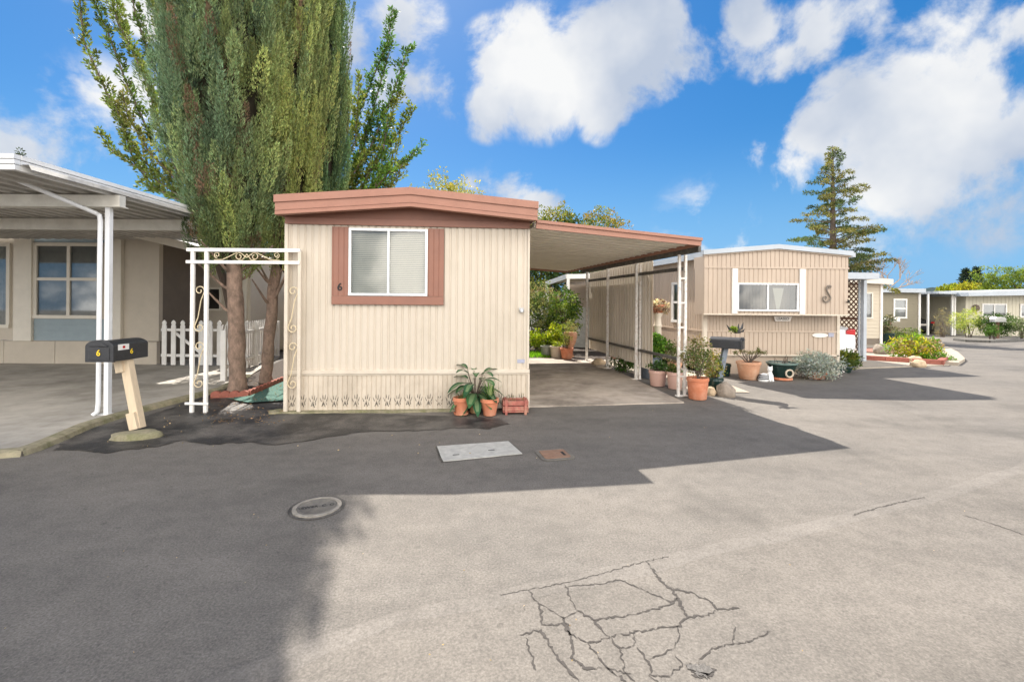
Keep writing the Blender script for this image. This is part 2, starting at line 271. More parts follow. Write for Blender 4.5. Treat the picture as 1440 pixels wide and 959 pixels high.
class MB:
    def __init__(s): s.v = []; s.f = []; s.m = []; s.sm = []
    def add(s, vs, fs, mi=0, smooth=False):
        b = len(s.v); s.v += [tuple(p) for p in vs]; s.f += [tuple(i+b for i in f) for f in fs]; s.m += [mi]*len(fs); s.sm += [smooth]*len(fs); return s
    def hexa(s, p, mi=0):
        return s.add(p, [(0, 3, 2, 1), (4, 5, 6, 7), (0, 1, 5, 4), (1, 2, 6, 5), (2, 3, 7, 6), (3, 0, 4, 7)], mi)
    def fb(s, fr, u0, u1, v0, v1, z0, z1, mi=0):
        q = fr.pt; return s.hexa([q(u0, v1, z0), q(u1, v1, z0), q(u1, v0, z0), q(u0, v0, z0), q(u0, v1, z1), q(u1, v1, z1), q(u1, v0, z1), q(u0, v0, z1)], mi)
    def box(s, c, sz, rz=0, mi=0, tilt=None):
        m = Matrix.Rotation(rz, 3, 'Z')
        if tilt is not None: m = m @ tilt
        c = Vector(c); p = []
        for dz in (-.5, .5):
            for dx, dy in ((-.5, -.5), (.5, -.5), (.5, .5), (-.5, .5)): p.append(c+m @ Vector((dx*sz[0], dy*sz[1], dz*sz[2])))
        return s.hexa(p, mi)
    def bar(s, a, b, w, h, mi=0):
        a = Vector(a); b = Vector(b); d = (b-a).normalized(); up = Vector((0, 0, 1)) if abs(d.z) < .95 else Vector((0, 1, 0))
        r = d.cross(up).normalized()*w/2; t = r.cross(d).normalized()*h/2
        return s.hexa([a-r-t, a+r-t, b+r-t, b-r-t, a-r+t, a+r+t, b+r+t, b-r+t], mi)
    def prism(s, fr, poly, v0, v1, mi=0):
        n = len(poly); p = [fr.pt(u, v0, z) for u, z in poly]+[fr.pt(u, v1, z) for u, z in poly]
        return s.add(p, [tuple(range(n))[::-1], tuple(range(n, 2*n))]+[(i, (i+1) % n, n+(i+1) % n, n+i) for i in range(n)], mi)
    def extr(s, pts, z0, z1, mi=0):
        n = len(pts); p = [(a[0], a[1], z0) for a in pts]+[(a[0], a[1], z1) for a in pts]
        return s.add(p, [tuple(range(n))[::-1], tuple(range(n, 2*n))]+[(i, (i+1) % n, n+(i+1) % n, n+i) for i in range(n)], mi)
    def tube(s, pts, r, n=8, mi=0, cap=True):
        pts = [Vector(p) for p in pts]; rs = r if isinstance(r, (list, tuple)) else [r]*len(pts); vs = []; prev = None
        for i, p in enumerate(pts):
            d = (pts[min(i+1, len(pts)-1)]-pts[max(i-1, 0)]).normalized()
            if prev is None: a = d.orthogonal().normalized()
            else:
                a = prev-d*prev.dot(d); a = a.normalized() if a.length > 1e-5 else d.orthogonal().normalized()
            prev = a; b = d.cross(a)
            for k in range(n): t = 2*PI*k/n; vs.append(p+(a*math.cos(t)+b*math.sin(t))*rs[i])
        fs = [(i*n+k, i*n+(k+1) % n, (i+1)*n+(k+1) % n, (i+1)*n+k) for i in range(len(pts)-1) for k in range(n)]
        if cap: fs += [tuple(range(n))[::-1], tuple(range((len(pts)-1)*n, len(pts)*n))]
        return s.add(vs, fs, mi, True)
    def lathe(s, c, prof, n=24, mi=0, sx=1, sy=1, rz=0):
        vs = []
        for r, z in prof:
            for k in range(n):
                t = 2*PI*k/n; x, y = r*math.cos(t)*sx, r*math.sin(t)*sy
                vs.append((c[0]+x*math.cos(rz)-y*math.sin(rz), c[1]+x*math.sin(rz)+y*math.cos(rz), c[2]+z))
        fs = [(i*n+k, i*n+(k+1) % n, (i+1)*n+(k+1) % n, (i+1)*n+k) for i in range(len(prof)-1) for k in range(n)]
        fs += [tuple(range(n))[::-1], tuple(range((len(prof)-1)*n, len(prof)*n))]
        return s.add(vs, fs, mi, True)
    def corr(s, fr, u0, u1, z0, z1, v=0, pitch=.1, depth=.012, groove=.3, thick=.02, mi=0, horiz=False):
        """ribbed sheet: flat boards parted by grooves of real depth"""
        a0, a1 = (z0, z1) if horiz else (u0, u1); prof = []
        k = math.floor(a0/pitch)
        while k*pitch < a1+pitch:
            b = k*pitch
            if horiz: seq = [(b, depth), (b+pitch*.985, 0)]
            else: seq = [(b, 0), (b+pitch*(1-groove), 0), (b+pitch*(1-groove*.72), -depth), (b+pitch*(1-groove*.28), -depth)]
            prof += seq; k += 1
        cl = []
        for i, (a, d) in enumerate(prof):
            if a0 < a < a1: cl.append((a, d))
            if i+1 < len(prof):
                a2, d2 = prof[i+1]
                for e in (a0, a1):
                    if a <= e < a2 or (a < e <= a2): cl.append((e, d+(d2-d)*(e-a)/(a2-a)))
        cl = sorted(set((round(a, 5), round(d, 5)) for a, d in cl))
        vs = []
        for a, d in cl:
            if horiz: vs += [fr.pt(u0, v+d, a), fr.pt(u1, v+d, a)]
            else: vs += [fr.pt(a, v+d, z0), fr.pt(a, v+d, z1)]
        n = len(cl); fs = [((2*i, 2*i+1, 2*i+3, 2*i+2) if horiz else (2*i, 2*i+2, 2*i+3, 2*i+1)) for i in range(n-1)]
        s.add(vs, fs, mi)
        s.fb(fr, u0, u1, v-depth-thick, v-depth-.002, z0, z1, mi)
        return s
    def build(s, name, m, parent=None, bevel=0, origin=None):
        me = bpy.data.meshes.new(name); o = bpy.data.objects.new(name, me); COL.objects.link(o)
        off = Vector(parent['_w']) if parent is not None else (Vector(origin) if origin is not None else Vector((0, 0, 0)))
        me.from_pydata([tuple(Vector(p)-off) for p in s.v], [], s.f)
        for mm in (m if isinstance(m, (list, tuple)) else [m]): me.materials.append(M[mm] if isinstance(mm, str) else mm)
        me.polygons.foreach_set('material_index', s.m); me.polygons.foreach_set('use_smooth', s.sm); me.update()
        if any(s.sm):
            bm = bmesh.new(); bm.from_mesh(me); bmesh.ops.recalc_face_normals(bm, faces=bm.faces[:])
            for e in bm.edges:
                if len(e.link_faces) == 2 and e.calc_face_angle(0) > R(40): e.smooth = False
            bm.to_mesh(me); bm.free()
        if parent is not None:
            o.parent = parent; o['_w'] = parent['_w']
        else:
            o.location = off; o['_w'] = tuple(float(q) for q in off)
        if bevel:
            b = o.modifiers.new('bevel', 'BEVEL'); b.width = bevel; b.segments = 2; b.limit_method = 'ANGLE'; b.angle_limit = R(35)
        return o

def thing(name, label, cat, loc, group=None):
    o = bpy.data.objects.new(name, None); COL.objects.link(o); o.location = loc; o['_w'] = tuple(float(q) for q in loc)
    o.empty_display_size = .2
    o['label'] = label; o['category'] = cat
    if group: o['group'] = group
    return o
def tag(o, label, cat, group=None):
    o['label'] = label; o['category'] = cat
    if group: o['group'] = group
    return o
def struct(o): o['kind'] = 'structure'; return o
def stuff(o, label, cat): o['kind'] = 'stuff'; o['label'] = label; o['category'] = cat; return o

def sheet(name, pts, lift, m, sub=0, thick=0):
    """flat sheet draped over the gently falling ground, cut where its slope changes"""
    bm = bmesh.new(); vs = [bm.verts.new((p[0], p[1], 0)) for p in pts]; bm.faces.new(vs)
    for y in (13.0, 35.0):
        bmesh.ops.bisect_plane(bm, geom=bm.verts[:]+bm.edges[:]+bm.faces[:], plane_co=(0, y, 0), plane_no=(0, 1, 0))
    bmesh.ops.triangulate(bm, faces=bm.faces[:])
    bmesh.ops.recalc_face_normals(bm, faces=bm.faces[:])
    for f in bm.faces:
        if f.normal.z < 0: f.normal_flip()
    if thick:
        r = bmesh.ops.extrude_face_region(bm, geom=bm.faces[:])
        low = set(v for v in r['geom'] if isinstance(v, bmesh.types.BMVert))
        for v in bm.verts:
            v.co.z = gz(v.co.y)+(lift if v in low else lift-thick)
        bmesh.ops.recalc_face_normals(bm, faces=bm.faces[:])
    else:
        for v in bm.verts: v.co.z = gz(v.co.y)+lift
    me = bpy.data.meshes.new(name); bm.to_mesh(me); bm.free(); me.materials.append(M[m])
    o = bpy.data.objects.new(name, me); COL.objects.link(o); return struct(o)

def wavy(pts, amp=.03, n=6, seed=0, closed=True):
    rnd = random.Random(seed); out = []; m = len(pts)
    for i in range(m if closed else m-1):
        a = Vector(pts[i]); b = Vector(pts[(i+1) % m]); k = max(1, int((b-a).length/(.15 if n < 10 else .06))); k = min(k, n)
        for j in range(k):
            p = a.lerp(b, j/k)
            if j or True: p = p+Vector((rnd.uniform(-amp, amp), rnd.uniform(-amp, amp), 0))
            out.append(p)
    if not closed: out.append(Vector(pts[-1]))
    return out

def text(body, size, fr, u, v, z, m, parent, name, ext=.002, align='CENTER', flat=None):
    cu = bpy.data.curves.new(name, 'FONT'); cu.body = body; cu.size = size; cu.extrude = ext; cu.align_x = align; cu.align_y = 'CENTER'; cu.offset = size*.01
    t = bpy.data.objects.new(name, cu); COL.objects.link(t); dg = bpy.context.evaluated_depsgraph_get()
    me = bpy.data.meshes.new_from_object(t.evaluated_get(dg)); bpy.data.objects.remove(t); me.name = name
    if flat is not None: mtx = flat
    else:
        n = Vector((fr.x.y, -fr.x.x, 0)); o = fr.pt(u, v, z)
        mtx = Matrix(((fr.x.x, 0, n.x, o.x), (fr.x.y, 0, n.y, o.y), (0, 1, 0, o.z), (0, 0, 0, 1)))
    me.transform(Matrix.Translation(-Vector(parent['_w'])) @ mtx)
    me.materials.clear(); me.materials.append(M[m])
    o = bpy.data.objects.new(name, me); COL.objects.link(o); o.parent = parent; o['_w'] = parent['_w']; return o

# ------------------------------------------------------------------ leaves
def unit(a): return a/np.maximum(np.linalg.norm(a, axis=1, keepdims=True), 1e-6)
def leaf_arrays(p, d, L, W):
    n = len(p); L = np.asarray(L, float); W = np.asarray(W, float); d = unit(d); s = unit(np.cross(d, RNG.normal(size=(n, 3)))); L = np.broadcast_to(L, (n,))[:, None]; W = np.broadcast_to(W, (n,))[:, None]
    nn = np.cross(d, s)
    v = np.stack([p, p+d*L*.45+s*W*.5+nn*L*.08, p+d*L, p+d*L*.45-s*W*.5+nn*L*.08], 1).reshape(-1, 3)
    return v
def leaf_obj(name, packs, m, parent=None, origin=None, extra=None):
    """packs: list of (points, directions, length, width, tints); extra: (verts, quads, tint) of solid faces"""
    V = []; T = []; Fc = []; base = 0
    for p, d, L, W, t in packs:
        if len(p) == 0: continue
        v = leaf_arrays(p, d, L, W); V.append(v); n = len(p)
        Fc.append(np.arange(4*n).reshape(n, 4)+base); base += 4*n; T.append(np.broadcast_to(t, (n, 3)))
    if extra:
        v, f, t = extra; V.append(np.array(v)); Fc.append(np.array(f)+base); T.append(np.broadcast_to(t, (len(f), 3)))
    V = np.concatenate(V); Fc = np.concatenate(Fc); T = np.concatenate(T)
    off = np.array(parent['_w'] if parent is not None else (origin if origin is not None else (0, 0, 0)))
    me = bpy.data.meshes.new(name); nf = len(Fc)
    me.vertices.add(len(V)); me.vertices.foreach_set('co', (V-off).astype(np.float32).ravel())
    me.loops.add(nf*4); me.loops.foreach_set('vertex_index', Fc.astype(np.int32).ravel())
    me.polygons.add(nf); me.polygons.foreach_set('loop_start', np.arange(0, nf*4, 4, dtype=np.int32))
    me.update(calc_edges=True)
    a = me.attributes.new('tint', 'FLOAT_COLOR', 'FACE'); a.data.foreach_set('color', np.concatenate([T, np.ones((nf, 1))], 1).astype(np.float32).ravel())
    me.materials.append(M[m]); o = bpy.data.objects.new(name, me); COL.objects.link(o)
    if parent is not None: o.parent = parent; o['_w'] = parent['_w']
    else: o.location = off; o['_w'] = tuple(float(q) for q in off)
    return o
def clumps(c, rad, nc, cr, nl, L, W, cols, flat=.75, hollow=.45, up=.4, drop=None):
    """leaf clumps spread through an ellipsoid crown"""
    c = np.array(c); rad = np.array(rad); packs = []
    dirs = unit(RNG.normal(size=(nc, 3))); rr = hollow+(1-hollow)*RNG.random(nc)**.6
    lump = np.array([noise.noise(Vector(d*1.7)+Vector(c)) for d in dirs]); rr = rr*(1+lump*.35)
    ctr = c+dirs*rad*rr[:, None]
    for i in range(nc):
        if drop is not None and not drop(ctr[i]): continue
        n = max(3, int(nl*RNG.uniform(.6, 1.4))); q = unit(RNG.normal(size=(n, 3))); s = cr*RNG.uniform(.6, 1.25)
        p = ctr[i]+q*s*(RNG.random((n, 1))**.5)*np.array([1, 1, flat])
        col = np.array(cols[RNG.integers(len(cols))])*RNG.uniform(.72, 1.3)
        t = col*RNG.uniform(.8, 1.2, (n, 1)); t[:, 0] *= RNG.uniform(.85, 1.2, n)
        packs.append((p, q+np.array([0, 0, up])+RNG.normal(size=(n, 3))*.45, L*RNG.uniform(.6, 1.3, n), W*RNG.uniform(.7, 1.2, n), t))
    return packs
def along(pts, r0, n, L, W, col, spread=.12, upb=.5, r1=None):
    """leafy sprigs set along a branch"""
    pts = np.array([tuple(p) for p in pts]); seg = np.linalg.norm(np.diff(pts, axis=0), axis=1); cum = np.concatenate([[0], np.cumsum(seg)])
    t = RNG.random(n)*cum[-1]; idx = np.clip(np.searchsorted(cum, t)-1, 0, len(seg)-1); f = ((t-cum[idx])/seg[idx])[:, None]
    p = pts[idx]*(1-f)+pts[idx+1]*f; d = unit(pts[idx+1]-pts[idx]); rr = r0 if r1 is None else r0+(r1-r0)*(t/cum[-1])[:, None]
    q = RNG.normal(size=(n, 3)); q = unit(q-d*np.sum(q*d, 1, keepdims=True))
    p = p+q*rr*RNG.random((n, 1))**.6
    tt = np.array(col)*RNG.uniform(.7, 1.35, (n, 1)); tt[:, 0] *= RNG.uniform(.85, 1.25, n)
    return (p, d*.8+q*.8+np.array([0, 0, upb])+RNG.normal(size=(n, 3))*spread*2, L*RNG.uniform(.6, 1.3, n), W*RNG.uniform(.7, 1.2, n), tt)

# ================================================================== GROUND
def ground():
    bm = bmesh.new(); X = [-400, -60, -20, 20, 60, 400]; Y = [-40, 0, 13, 35, 90, 900]
    g = [[bm.verts.new((x, y, gz(y))) for x in X] for y in Y]
    for j in range(len(Y)-1):
        for i in range(len(X)-1): bm.faces.new((g[j][i], g[j][i+1], g[j+1][i+1], g[j+1][i]))
    me = bpy.data.meshes.new('ground'); bm.to_mesh(me); bm.free(); me.materials.append(M['apron'])
    o = bpy.data.objects.new('asphalt_ground', me); COL.objects.link(o); struct(o)
ground()
seam = [G(240, 985), G(400, 925), G(500, 885), G(560, 862), G(640, 848), G(740, 829), G(850, 805), G(960, 780), G(1080, 752), G(1200, 723), G(1300, 699), G(1440, 655), G(1560, 612)]
sm_ = wavy(seam, .012, 8, 3, False)
sheet('road', sm_+[Vector((14, 9.3, 0)), Vector((14, -3, 0)), Vector((-1.7, -3, 0))], .004, 'road')
mb = MB(); vs = []
for i, p in enumerate(sm_):
    d = (sm_[min(i+1, len(sm_)-1)]-sm_[max(0, i-1)]).normalized(); n_ = Vector((-d.y, d.x, 0)); w_ = .035+.03*noise.noise(Vector((i*.3, 0, 0)))
    vs += [p+n_*w_+Vector((0, 0, .0043)), p+n_*w_*.2+Vector((0, 0, .0054)), p-n_*(w_+.06)+Vector((0, 0, .0045))]
mb.add(vs, [q for i in range(len(sm_)-1) for q in ((3*i, 3*i+1, 3*i+4, 3*i+3), (3*i+1, 3*i+2, 3*i+5, 3*i+4))], 0, True); struct(mb.build('road_seam', 'seam'))
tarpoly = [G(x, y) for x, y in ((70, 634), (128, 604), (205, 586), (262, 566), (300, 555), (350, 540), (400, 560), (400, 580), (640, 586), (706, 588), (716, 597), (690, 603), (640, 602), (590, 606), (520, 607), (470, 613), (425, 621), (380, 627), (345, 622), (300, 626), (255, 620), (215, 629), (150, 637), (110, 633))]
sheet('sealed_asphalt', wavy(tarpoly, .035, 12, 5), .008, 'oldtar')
# slab of the left lot with its rounded kerb
lk = [G(-120, 662), G(-20, 645), G(30, 641), G(54, 633), G(90, 618), G(125, 602), G(165, 589), G(205, 578), G(274, 560), G(316, 549), G(352, 531)]
lotL = lk+[Vector((-6.5, 12.8, 0)), Vector((-20, 12.8, 0)), Vector((-20, lk[0].y+.3, 0))]
sheet('left_driveway', lotL, .05, 'conc', thick=.09)
mb = MB()
for i in range(len(lk)-1):
    a, b = lk[i], lk[i+1]; d = (b-a).normalized(); n = Vector((d.y, -d.x, 0)); e = d*.01
    mb.add([a-n*.13-e+Vector((0, 0, .01)), a-n*.11-e+Vector((0, 0, .062)), a-n*.02-e+Vector((0, 0, .066)), a+n*.02-e+Vector((0, 0, .05)), a+n*.035-e,
            b-n*.13+e+Vector((0, 0, .01)), b-n*.11+e+Vector((0, 0, .062)), b-n*.02+e+Vector((0, 0, .066)), b+n*.02+e+Vector((0, 0, .05)), b+n*.035+e], [(0, 1, 6, 5), (1, 2, 7, 6), (2, 3, 8, 7), (3, 4, 9, 8)])
struct(mb.build('driveway_kerb', 'kerbmoss'))
sheet('tree_bed', [G(290, 560), G(352, 558), G(400, 537), G(420, 520), Vector((-4.7, 13, 0)), Vector((-6.3, 13, 0)), G(352, 530), G(316, 548)], .03, 'soil')
sheet('turf_carpet', [G(318, 563), G(352, 559), G(399, 538), Vector((-3.4, 9.5, 0)), Vector((-3.3, 6.7, 0)), G(399, 566), G(350, 569)], .034, 'carpet')
# carport slab
CA = G(742, 573); CB = G(962, 567)
sheet('carport_slab', wavy([CA, CB], .01, 10, 2, False)[:-1]+[CB, Vector((2.25, 12.9, 0)), Vector((-.9, 12.9, 0))], .02, 'conc2', thick=.05)
sheet('back_garden_soil', [Vector((-3.2, 12.9, 0)), Vector((3.4, 12.9, 0)), Vector((3, 26, 0)), Vector((-6, 26, 0))], .012, 'soil')
# yards on the right
sheet('side_yard_slab', [Vector((3.12, 8.2, 0)), Vector((4.3, 8.2, 0)), Vector((4.3, 10.2, 0)), Vector((2.6, 12.8, 0)), Vector((2.3, 12.8, 0))], .012, 'tanconc')
sheet('far_driveway', [G(1206, 519), G(1335, 514), G(1330, 500), G(1300, 486), G(1236, 484), Vector((10.5, 20, 0)), Vector((7.4, 20, 0)), Vector((7.4, 12.0, 0))], .03, 'tanconc', thick=.06)

# cracks and patches of the road
def crack(poly, w, seed, mbx):
    rnd = random.Random(seed); pts = []
    g = [G(560+x/2.404, 560+y/2.404) for x, y in poly]
    for i in range(len(g)-1):
        k = max(2, int((g[i+1]-g[i]).length/.014))
        for j in range(k): pts.append(g[i].lerp(g[i+1], j/k)+Vector((rnd.uniform(-.008, .008), rnd.uniform(-.008, .008), 0)))
    pts.append(g[-1]); vs = []
    for i, p in enumerate(pts):
        d = (pts[min(i+1, len(pts)-1)]-pts[max(0, i-1)]).normalized(); n = Vector((-d.y, d.x, 0)); ww = w*rnd.uniform(.15, 1.5)*(.35 if i in (0, len(pts)-1) else 1)
        vs += [p+n*ww/2+Vector((0, 0, .0066)), p-n*ww/2+Vector((0, 0, .0066))]
    mbx.add(vs, [(2*i, 2*i+1, 2*i+3, 2*i+2) for i in range(len(pts)-1)])
ck = MB()
CR = [([(340, 668), (440, 650), (560, 628), (700, 592), (800, 562), (915, 537)], .008), ([(840, 555), (880, 610), (925, 650), (950, 690), (975, 740)], .017), ([(925, 645), (990, 660), (1060, 690), (1075, 718), (1155, 712)], .013),
      ([(1075, 718), (1050, 735), (975, 742), (950, 770), (850, 785), (720, 806)], .011), ([(565, 630), (580, 680), (605, 722), (560, 745), (470, 690), (440, 655)], .008), ([(605, 722), (660, 750), (690, 790), (715, 808)], .012),
      ([(565, 640), (700, 628), (750, 615), (830, 650), (915, 690), (945, 680)], .010), ([(660, 750), (780, 736), (900, 706), (935, 690)], .010), ([(560, 745), (585, 800), (640, 830), (690, 820), (715, 808)], .011), ([(480, 700), (485, 770), (560, 765), (590, 820), (590, 880), (630, 915), (690, 915)], .014),
      ([(410, 802), (480, 785), (520, 850), (560, 905), (610, 960)], .015), ([(430, 810), (450, 870), (465, 920)], .008), ([(640, 830), (680, 880), (720, 925), (770, 960)], .011), ([(715, 808), (750, 850), (765, 930), (800, 960)], .009), ([(750, 850), (800, 840), (795, 800)], .007),
      ([(800, 840), (850, 900), (850, 940), (880, 960)], .010), ([(850, 885), (930, 850), (948, 820), (948, 770)], .006), ([(850, 940), (920, 940), (960, 900), (935, 870)], .006), ([(1020, 885), (1060, 850), (1130, 835), (1200, 820), (1260, 790)], .007), ([(1130, 835), (1140, 775)], .006), ([(690, 915), (740, 925), (790, 935)], .006)]
for i, (pl, w) in enumerate(CR): crack(pl, w*.9, i, ck)
for i, (pl, w) in enumerate([([(1200, 725), (1230, 716), (1262, 708), (1300, 700)], .012), ([(1355, 725), (1395, 737), (1440, 753)], .008)]): crack([((x-560)*2.404, (y-560)*2.404) for x, y in pl], w, 50+i, ck)
pc = G(985, 944)
ck.add([pc+Vector((math.cos(t)*.055*(1+.3*math.sin(3*t+1)+random.uniform(-.25, .25)), math.sin(t)*.04*(1+random.uniform(-.35, .35)), .006)) for t in [2*PI*k/40 for k in range(40)]], [tuple(range(40))])
ck2 = MB(); ck2.add([pc+Vector((math.cos(t)*.05*(1+.3*math.sin(3*t+1)+random.uniform(-.3, .3)), math.sin(t)*.036*(1+random.uniform(-.35, .35)), .0085)) for t in [2*PI*k/40 for k in range(40)]], [tuple(range(40))]); struct(ck2.build('pothole_patch', 'oldtar'))
struct(ck.build('road_cracks', 'tar'))

# lids
fl = Vector((0, 0, 1))
c = G(446, 714); t = thing('cleanout_lid', 'round iron sewer cleanout lid with pale concrete ring in the shaded road', 'manhole cover', c)
MB().lathe(c, [(.198, .0), (.205, .006), (.182, .0075), (.181, .003)], 40).build('tar_collar', 'oldtar', t)
MB().lathe(c, [(.178, 0), (.178, .012), (.148, .014), (.146, .006)], 40).build('concrete_ring', 'ring', t)
mb = MB().lathe(c, [(.144, 0), (.144, .011), (.138, .013), (.12, .013), (.118, .0115), (.01, .0115)], 40)
mb.build('lid', 'castiron', t)
text('SEWER  C. O.', .046, None, 0, 0, 0, 'dark', t, 'lettering', .0008, flat=Matrix.Translation(c+Vector((.0, .0, .0126))) @ Matrix.Rotation(R(20), 4, 'Z'))
q = [G(615, 628.6), G(623, 650), G(734, 639), G(715, 621.6)]
qc = (q[0]+q[1]+q[2]+q[3])/4; o = thing('utility_box', 'pale rectangular concrete utility lid set in the shaded asphalt', 'utility lid', qc)
MB().extr(wavy([qc+(p-qc)*1.045 for p in q], .006, 8, 9), .003, .0065).build('frame', 'oldtar', o); MB().extr(wavy([qc+(p-qc)*1.0 for p in q], .004, 8, 4), .003, .013).build('lid', 'paleconc', o)
for a_, b_ in ((.14, .0), (-.22, -.16)): MB().box((qc.x+a_, qc.y+b_, .0125), (.07, .018, .004), R(14)).build('lifting_slot', 'dark', o)
t = thing('meter_box', 'rusty brown rounded water meter cover beside the pale concrete lid', 'meter cover', G(780, 640))
def rrect(c, w, h, r, rz, n=6):
    out = []
    for sx, sy, a0 in ((1, 1, 0), (-1, 1, 90), (-1, -1, 180), (1, -1, 270)):
        for k in range(n+1):
            a = R(a0+90*k/n); p = Vector((sx*(w/2-r)+r*math.cos(a), sy*(h/2-r)+r*math.sin(a), 0)); out.append(Matrix.Rotation(rz, 3, 'Z') @ p+Vector((c[0], c[1], 0)))
    return out
cc = G(780, 640)
MB().extr(rrect(cc, .36, .33, .06, R(14)), .004, .012).build('frame', 'castiron', t)
MB().extr(rrect(cc, .28, .25, .03, R(14)), .006, .017).build('cover', 'rust', t)
MB().extr(rrect(cc+Vector((.09, .01, 0)), .03, .11, .008, R(14)), .01, .0185).build('reading_flap', 'dark', t)
# fallen leaves and grit
packs = []
for (x0, x1, y0, y1, n, L) in ((100, 700, 590, 640, 26, .022), (700, 1000, 570, 620, 10, .012), (0, 1440, 640, 950, 34, .011), (225, 400, 550, 600, 40, .02)):
    pp = []
    for _ in range(n): g = G(random.uniform(x0, x1), random.uniform(y0, y1)); pp.append((g.x, g.y, g.z+.016))
    packs.append((np.array(pp), RNG.normal(size=(n, 3))*np.array([1, 1, .1]), L, L*.7, np.array([.42, .30, .18])*RNG.uniform(.5, 1.5, (n, 1))))
stuff(leaf_obj('leaf_litter', packs, 'leaf'), 'scattered dry leaves and grit lying on the asphalt', 'leaf litter')

nl_ = np.array([tuple(G(random.uniform(285, 400), random.uniform(538, 600)))[:2]+(.046,) for _ in range(420)])
stuff(leaf_obj('needle_litter', [(nl_, RNG.normal(size=(420, 3))*np.array([1, 1, .08]), .035, .010, np.array([.26, .16, .09])*RNG.uniform(.5, 1.5, (420, 1)))], 'leaf'), 'brown cypress litter strewn round the trunks and green carpet', 'leaf litter')

# hills
mb = MB(); vs = []; n = 60
for i in range(n+1):
    a = R(-80+160*i/n); X = 620*math.sin(a); Y = 620*math.cos(a); hgt = 14+7*noise.noise(Vector((i*.22, 0, 0)))+(6 if 45 < i < 56 else 0)+2*noise.noise(Vector((i*.9, 3, 0)))
    vs += [(X, Y, -2), (X, Y, hgt), (X*1.3, Y*1.3, -2)]
fs = []
for i in range(n): fs += [(3*i, 3*i+3, 3*i+4, 3*i+1), (3*i+1, 3*i+4, 3*i+5, 3*i+2)]
struct(MB().add(vs, fs, 0, True).build('hills', 'hill'))

# ================================================================== WINDOW BUILDER
def window(fr, u0, u1, z0, z1, v, parent, frame_m='alu', fw=.035, split=(.5,), glass='glass', behind='blind', depth=.18, rows=(), name='window', recess=.03, bm='blind'):
    mb = MB(); d0, d1 = v-recess, v+.022
    mb.fb(fr, u0, u1, d0, d1, z1-fw, z1); mb.fb(fr, u0, u1, d0, d1+.012, z0, z0+fw); mb.fb(fr, u0, u0+fw, d0, d1-.002, z0+fw, z1-fw); mb.fb(fr, u1-fw, u1, d0, d1-.002, z0+fw, z1-fw)
    for s in split: m = u0+(u1-u0)*s; mb.fb(fr, m-fw*.45, m+fw*.45, d0, d1-.006, z0+fw, z1-fw)
    for s in rows: m = z0+(z1-z0)*s; mb.fb(fr, u0+fw, u1-fw, d0, d1-.009, m-fw*.45, m+fw*.45)
    w = mb.build(name, frame_m, parent)
    MB().add([fr.pt(u0+fw*.5, v-.012, z0+fw*.5), fr.pt(u1-fw*.5, v-.012, z0+fw*.5), fr.pt(u1-fw*.5, v-.012, z1-fw*.5), fr.pt(u0+fw*.5, v-.012, z1-fw*.5)], [(0, 1, 2, 3)]).build('pane', glass, w)
    if behind:
        mb = MB(); vb = v-recess-.03
        if behind == 'blind':
            k = int((z1-z0)/.028)
            for i in range(k):
                zz = z0+.02+(z1-z0-.04)*i/k
                mb.add([fr.pt(u0+.02, vb, zz), fr.pt(u1-.02, vb, zz), fr.pt(u1-.02, vb-.012, zz+.0235), fr.pt(u0+.02, vb-.012, zz+.0235)], [(0, 1, 2, 3)])
        else:
            k = int((u1-u0)/.03)
            for i in range(k):
                a = u0+(u1-u0)*i/k; b = u0+(u1-u0)*(i+1)/k; va = vb-.02*(i % 2); vc = vb-.02*((i+1) % 2)
                mb.add([fr.pt(a, va, z0), fr.pt(b, vc, z0), fr.pt(b, vc, z1), fr.pt(a, va, z1)], [(0, 1, 2, 3)])
        mb.build('blind' if behind == 'blind' else 'curtain', bm, w)
    # dim room behind the opening
    q = lambda u, vv, z: fr.pt(u, vv, z)
    a, b = v-recess, v-recess-1.2
    mb = MB(); mb.add([q(u0, a, z0), q(u1, a, z0), q(u1, a, z1), q(u0, a, z1), q(u0-.3, b, z0-.3), q(u1+.3, b, z0-.3), q(u1+.3, b, z1+.1), q(u0-.3, b, z1+.1)], [(4, 5, 6, 7), (0, 1, 5, 4), (1, 2, 6, 5), (2, 3, 7, 6), (3, 0, 4, 7)])
    mb.build('room_lining', 'room', w)
    return w

# ================================================================== HOME SIX (centre)
A6 = G(400, 580); B6 = G(742, 576); a9 = R(9)
f6 = Frame(A6, B6, (-math.sin(a9), math.cos(a9))); W6 = f6.L
h6 = thing('mobile_home', 'cream ribbed metal mobile home with reddish brown roof edge, shutters and number six', 'mobile home', f6.pt(W6/2, 0, 0))
wu0, wz1 = f6.px(491, 321); wu1, wz0 = f6.px(601, 416.5)
ZB, ZT = .60, 2.69
mb = MB()
for a_, b_, c_, d_ in ((0, wu0, ZB, ZT), (wu1, W6, ZB, ZT), (wu0, wu1, ZB, wz0), (wu0, wu1, wz1, ZT)): mb.corr(f6, a_, b_, c_, d_, 0, pitch=.098, depth=.012, groove=.38)
mb.build('front_wall', 'cream', h6)
D6 = 12.0
mb = MB(); mb.fb(f6, 0, .03, -D6, -.035, .02, 2.75); mb.fb(f6, W6-.03, W6, -D6, -.035, .02, 2.75); mb.fb(f6, .03, W6-.03, -D6, -D6+.03, .02, 2.75); mb.build('side_wall', 'cream', h6)
MB().corr(f6, .01, W6+.008, .03, .545, .012, pitch=.068, depth=.008, groove=.22).build('skirting', 'creamskirt', h6)
mb = MB(); mb.fb(f6, -.008, W6+.02, 0, .034, .548, .605); mb.fb(f6, -.008, W6+.02, 0, .022, .528, .545); mb.build('skirting_ledge', 'creamtrim', h6, .004)
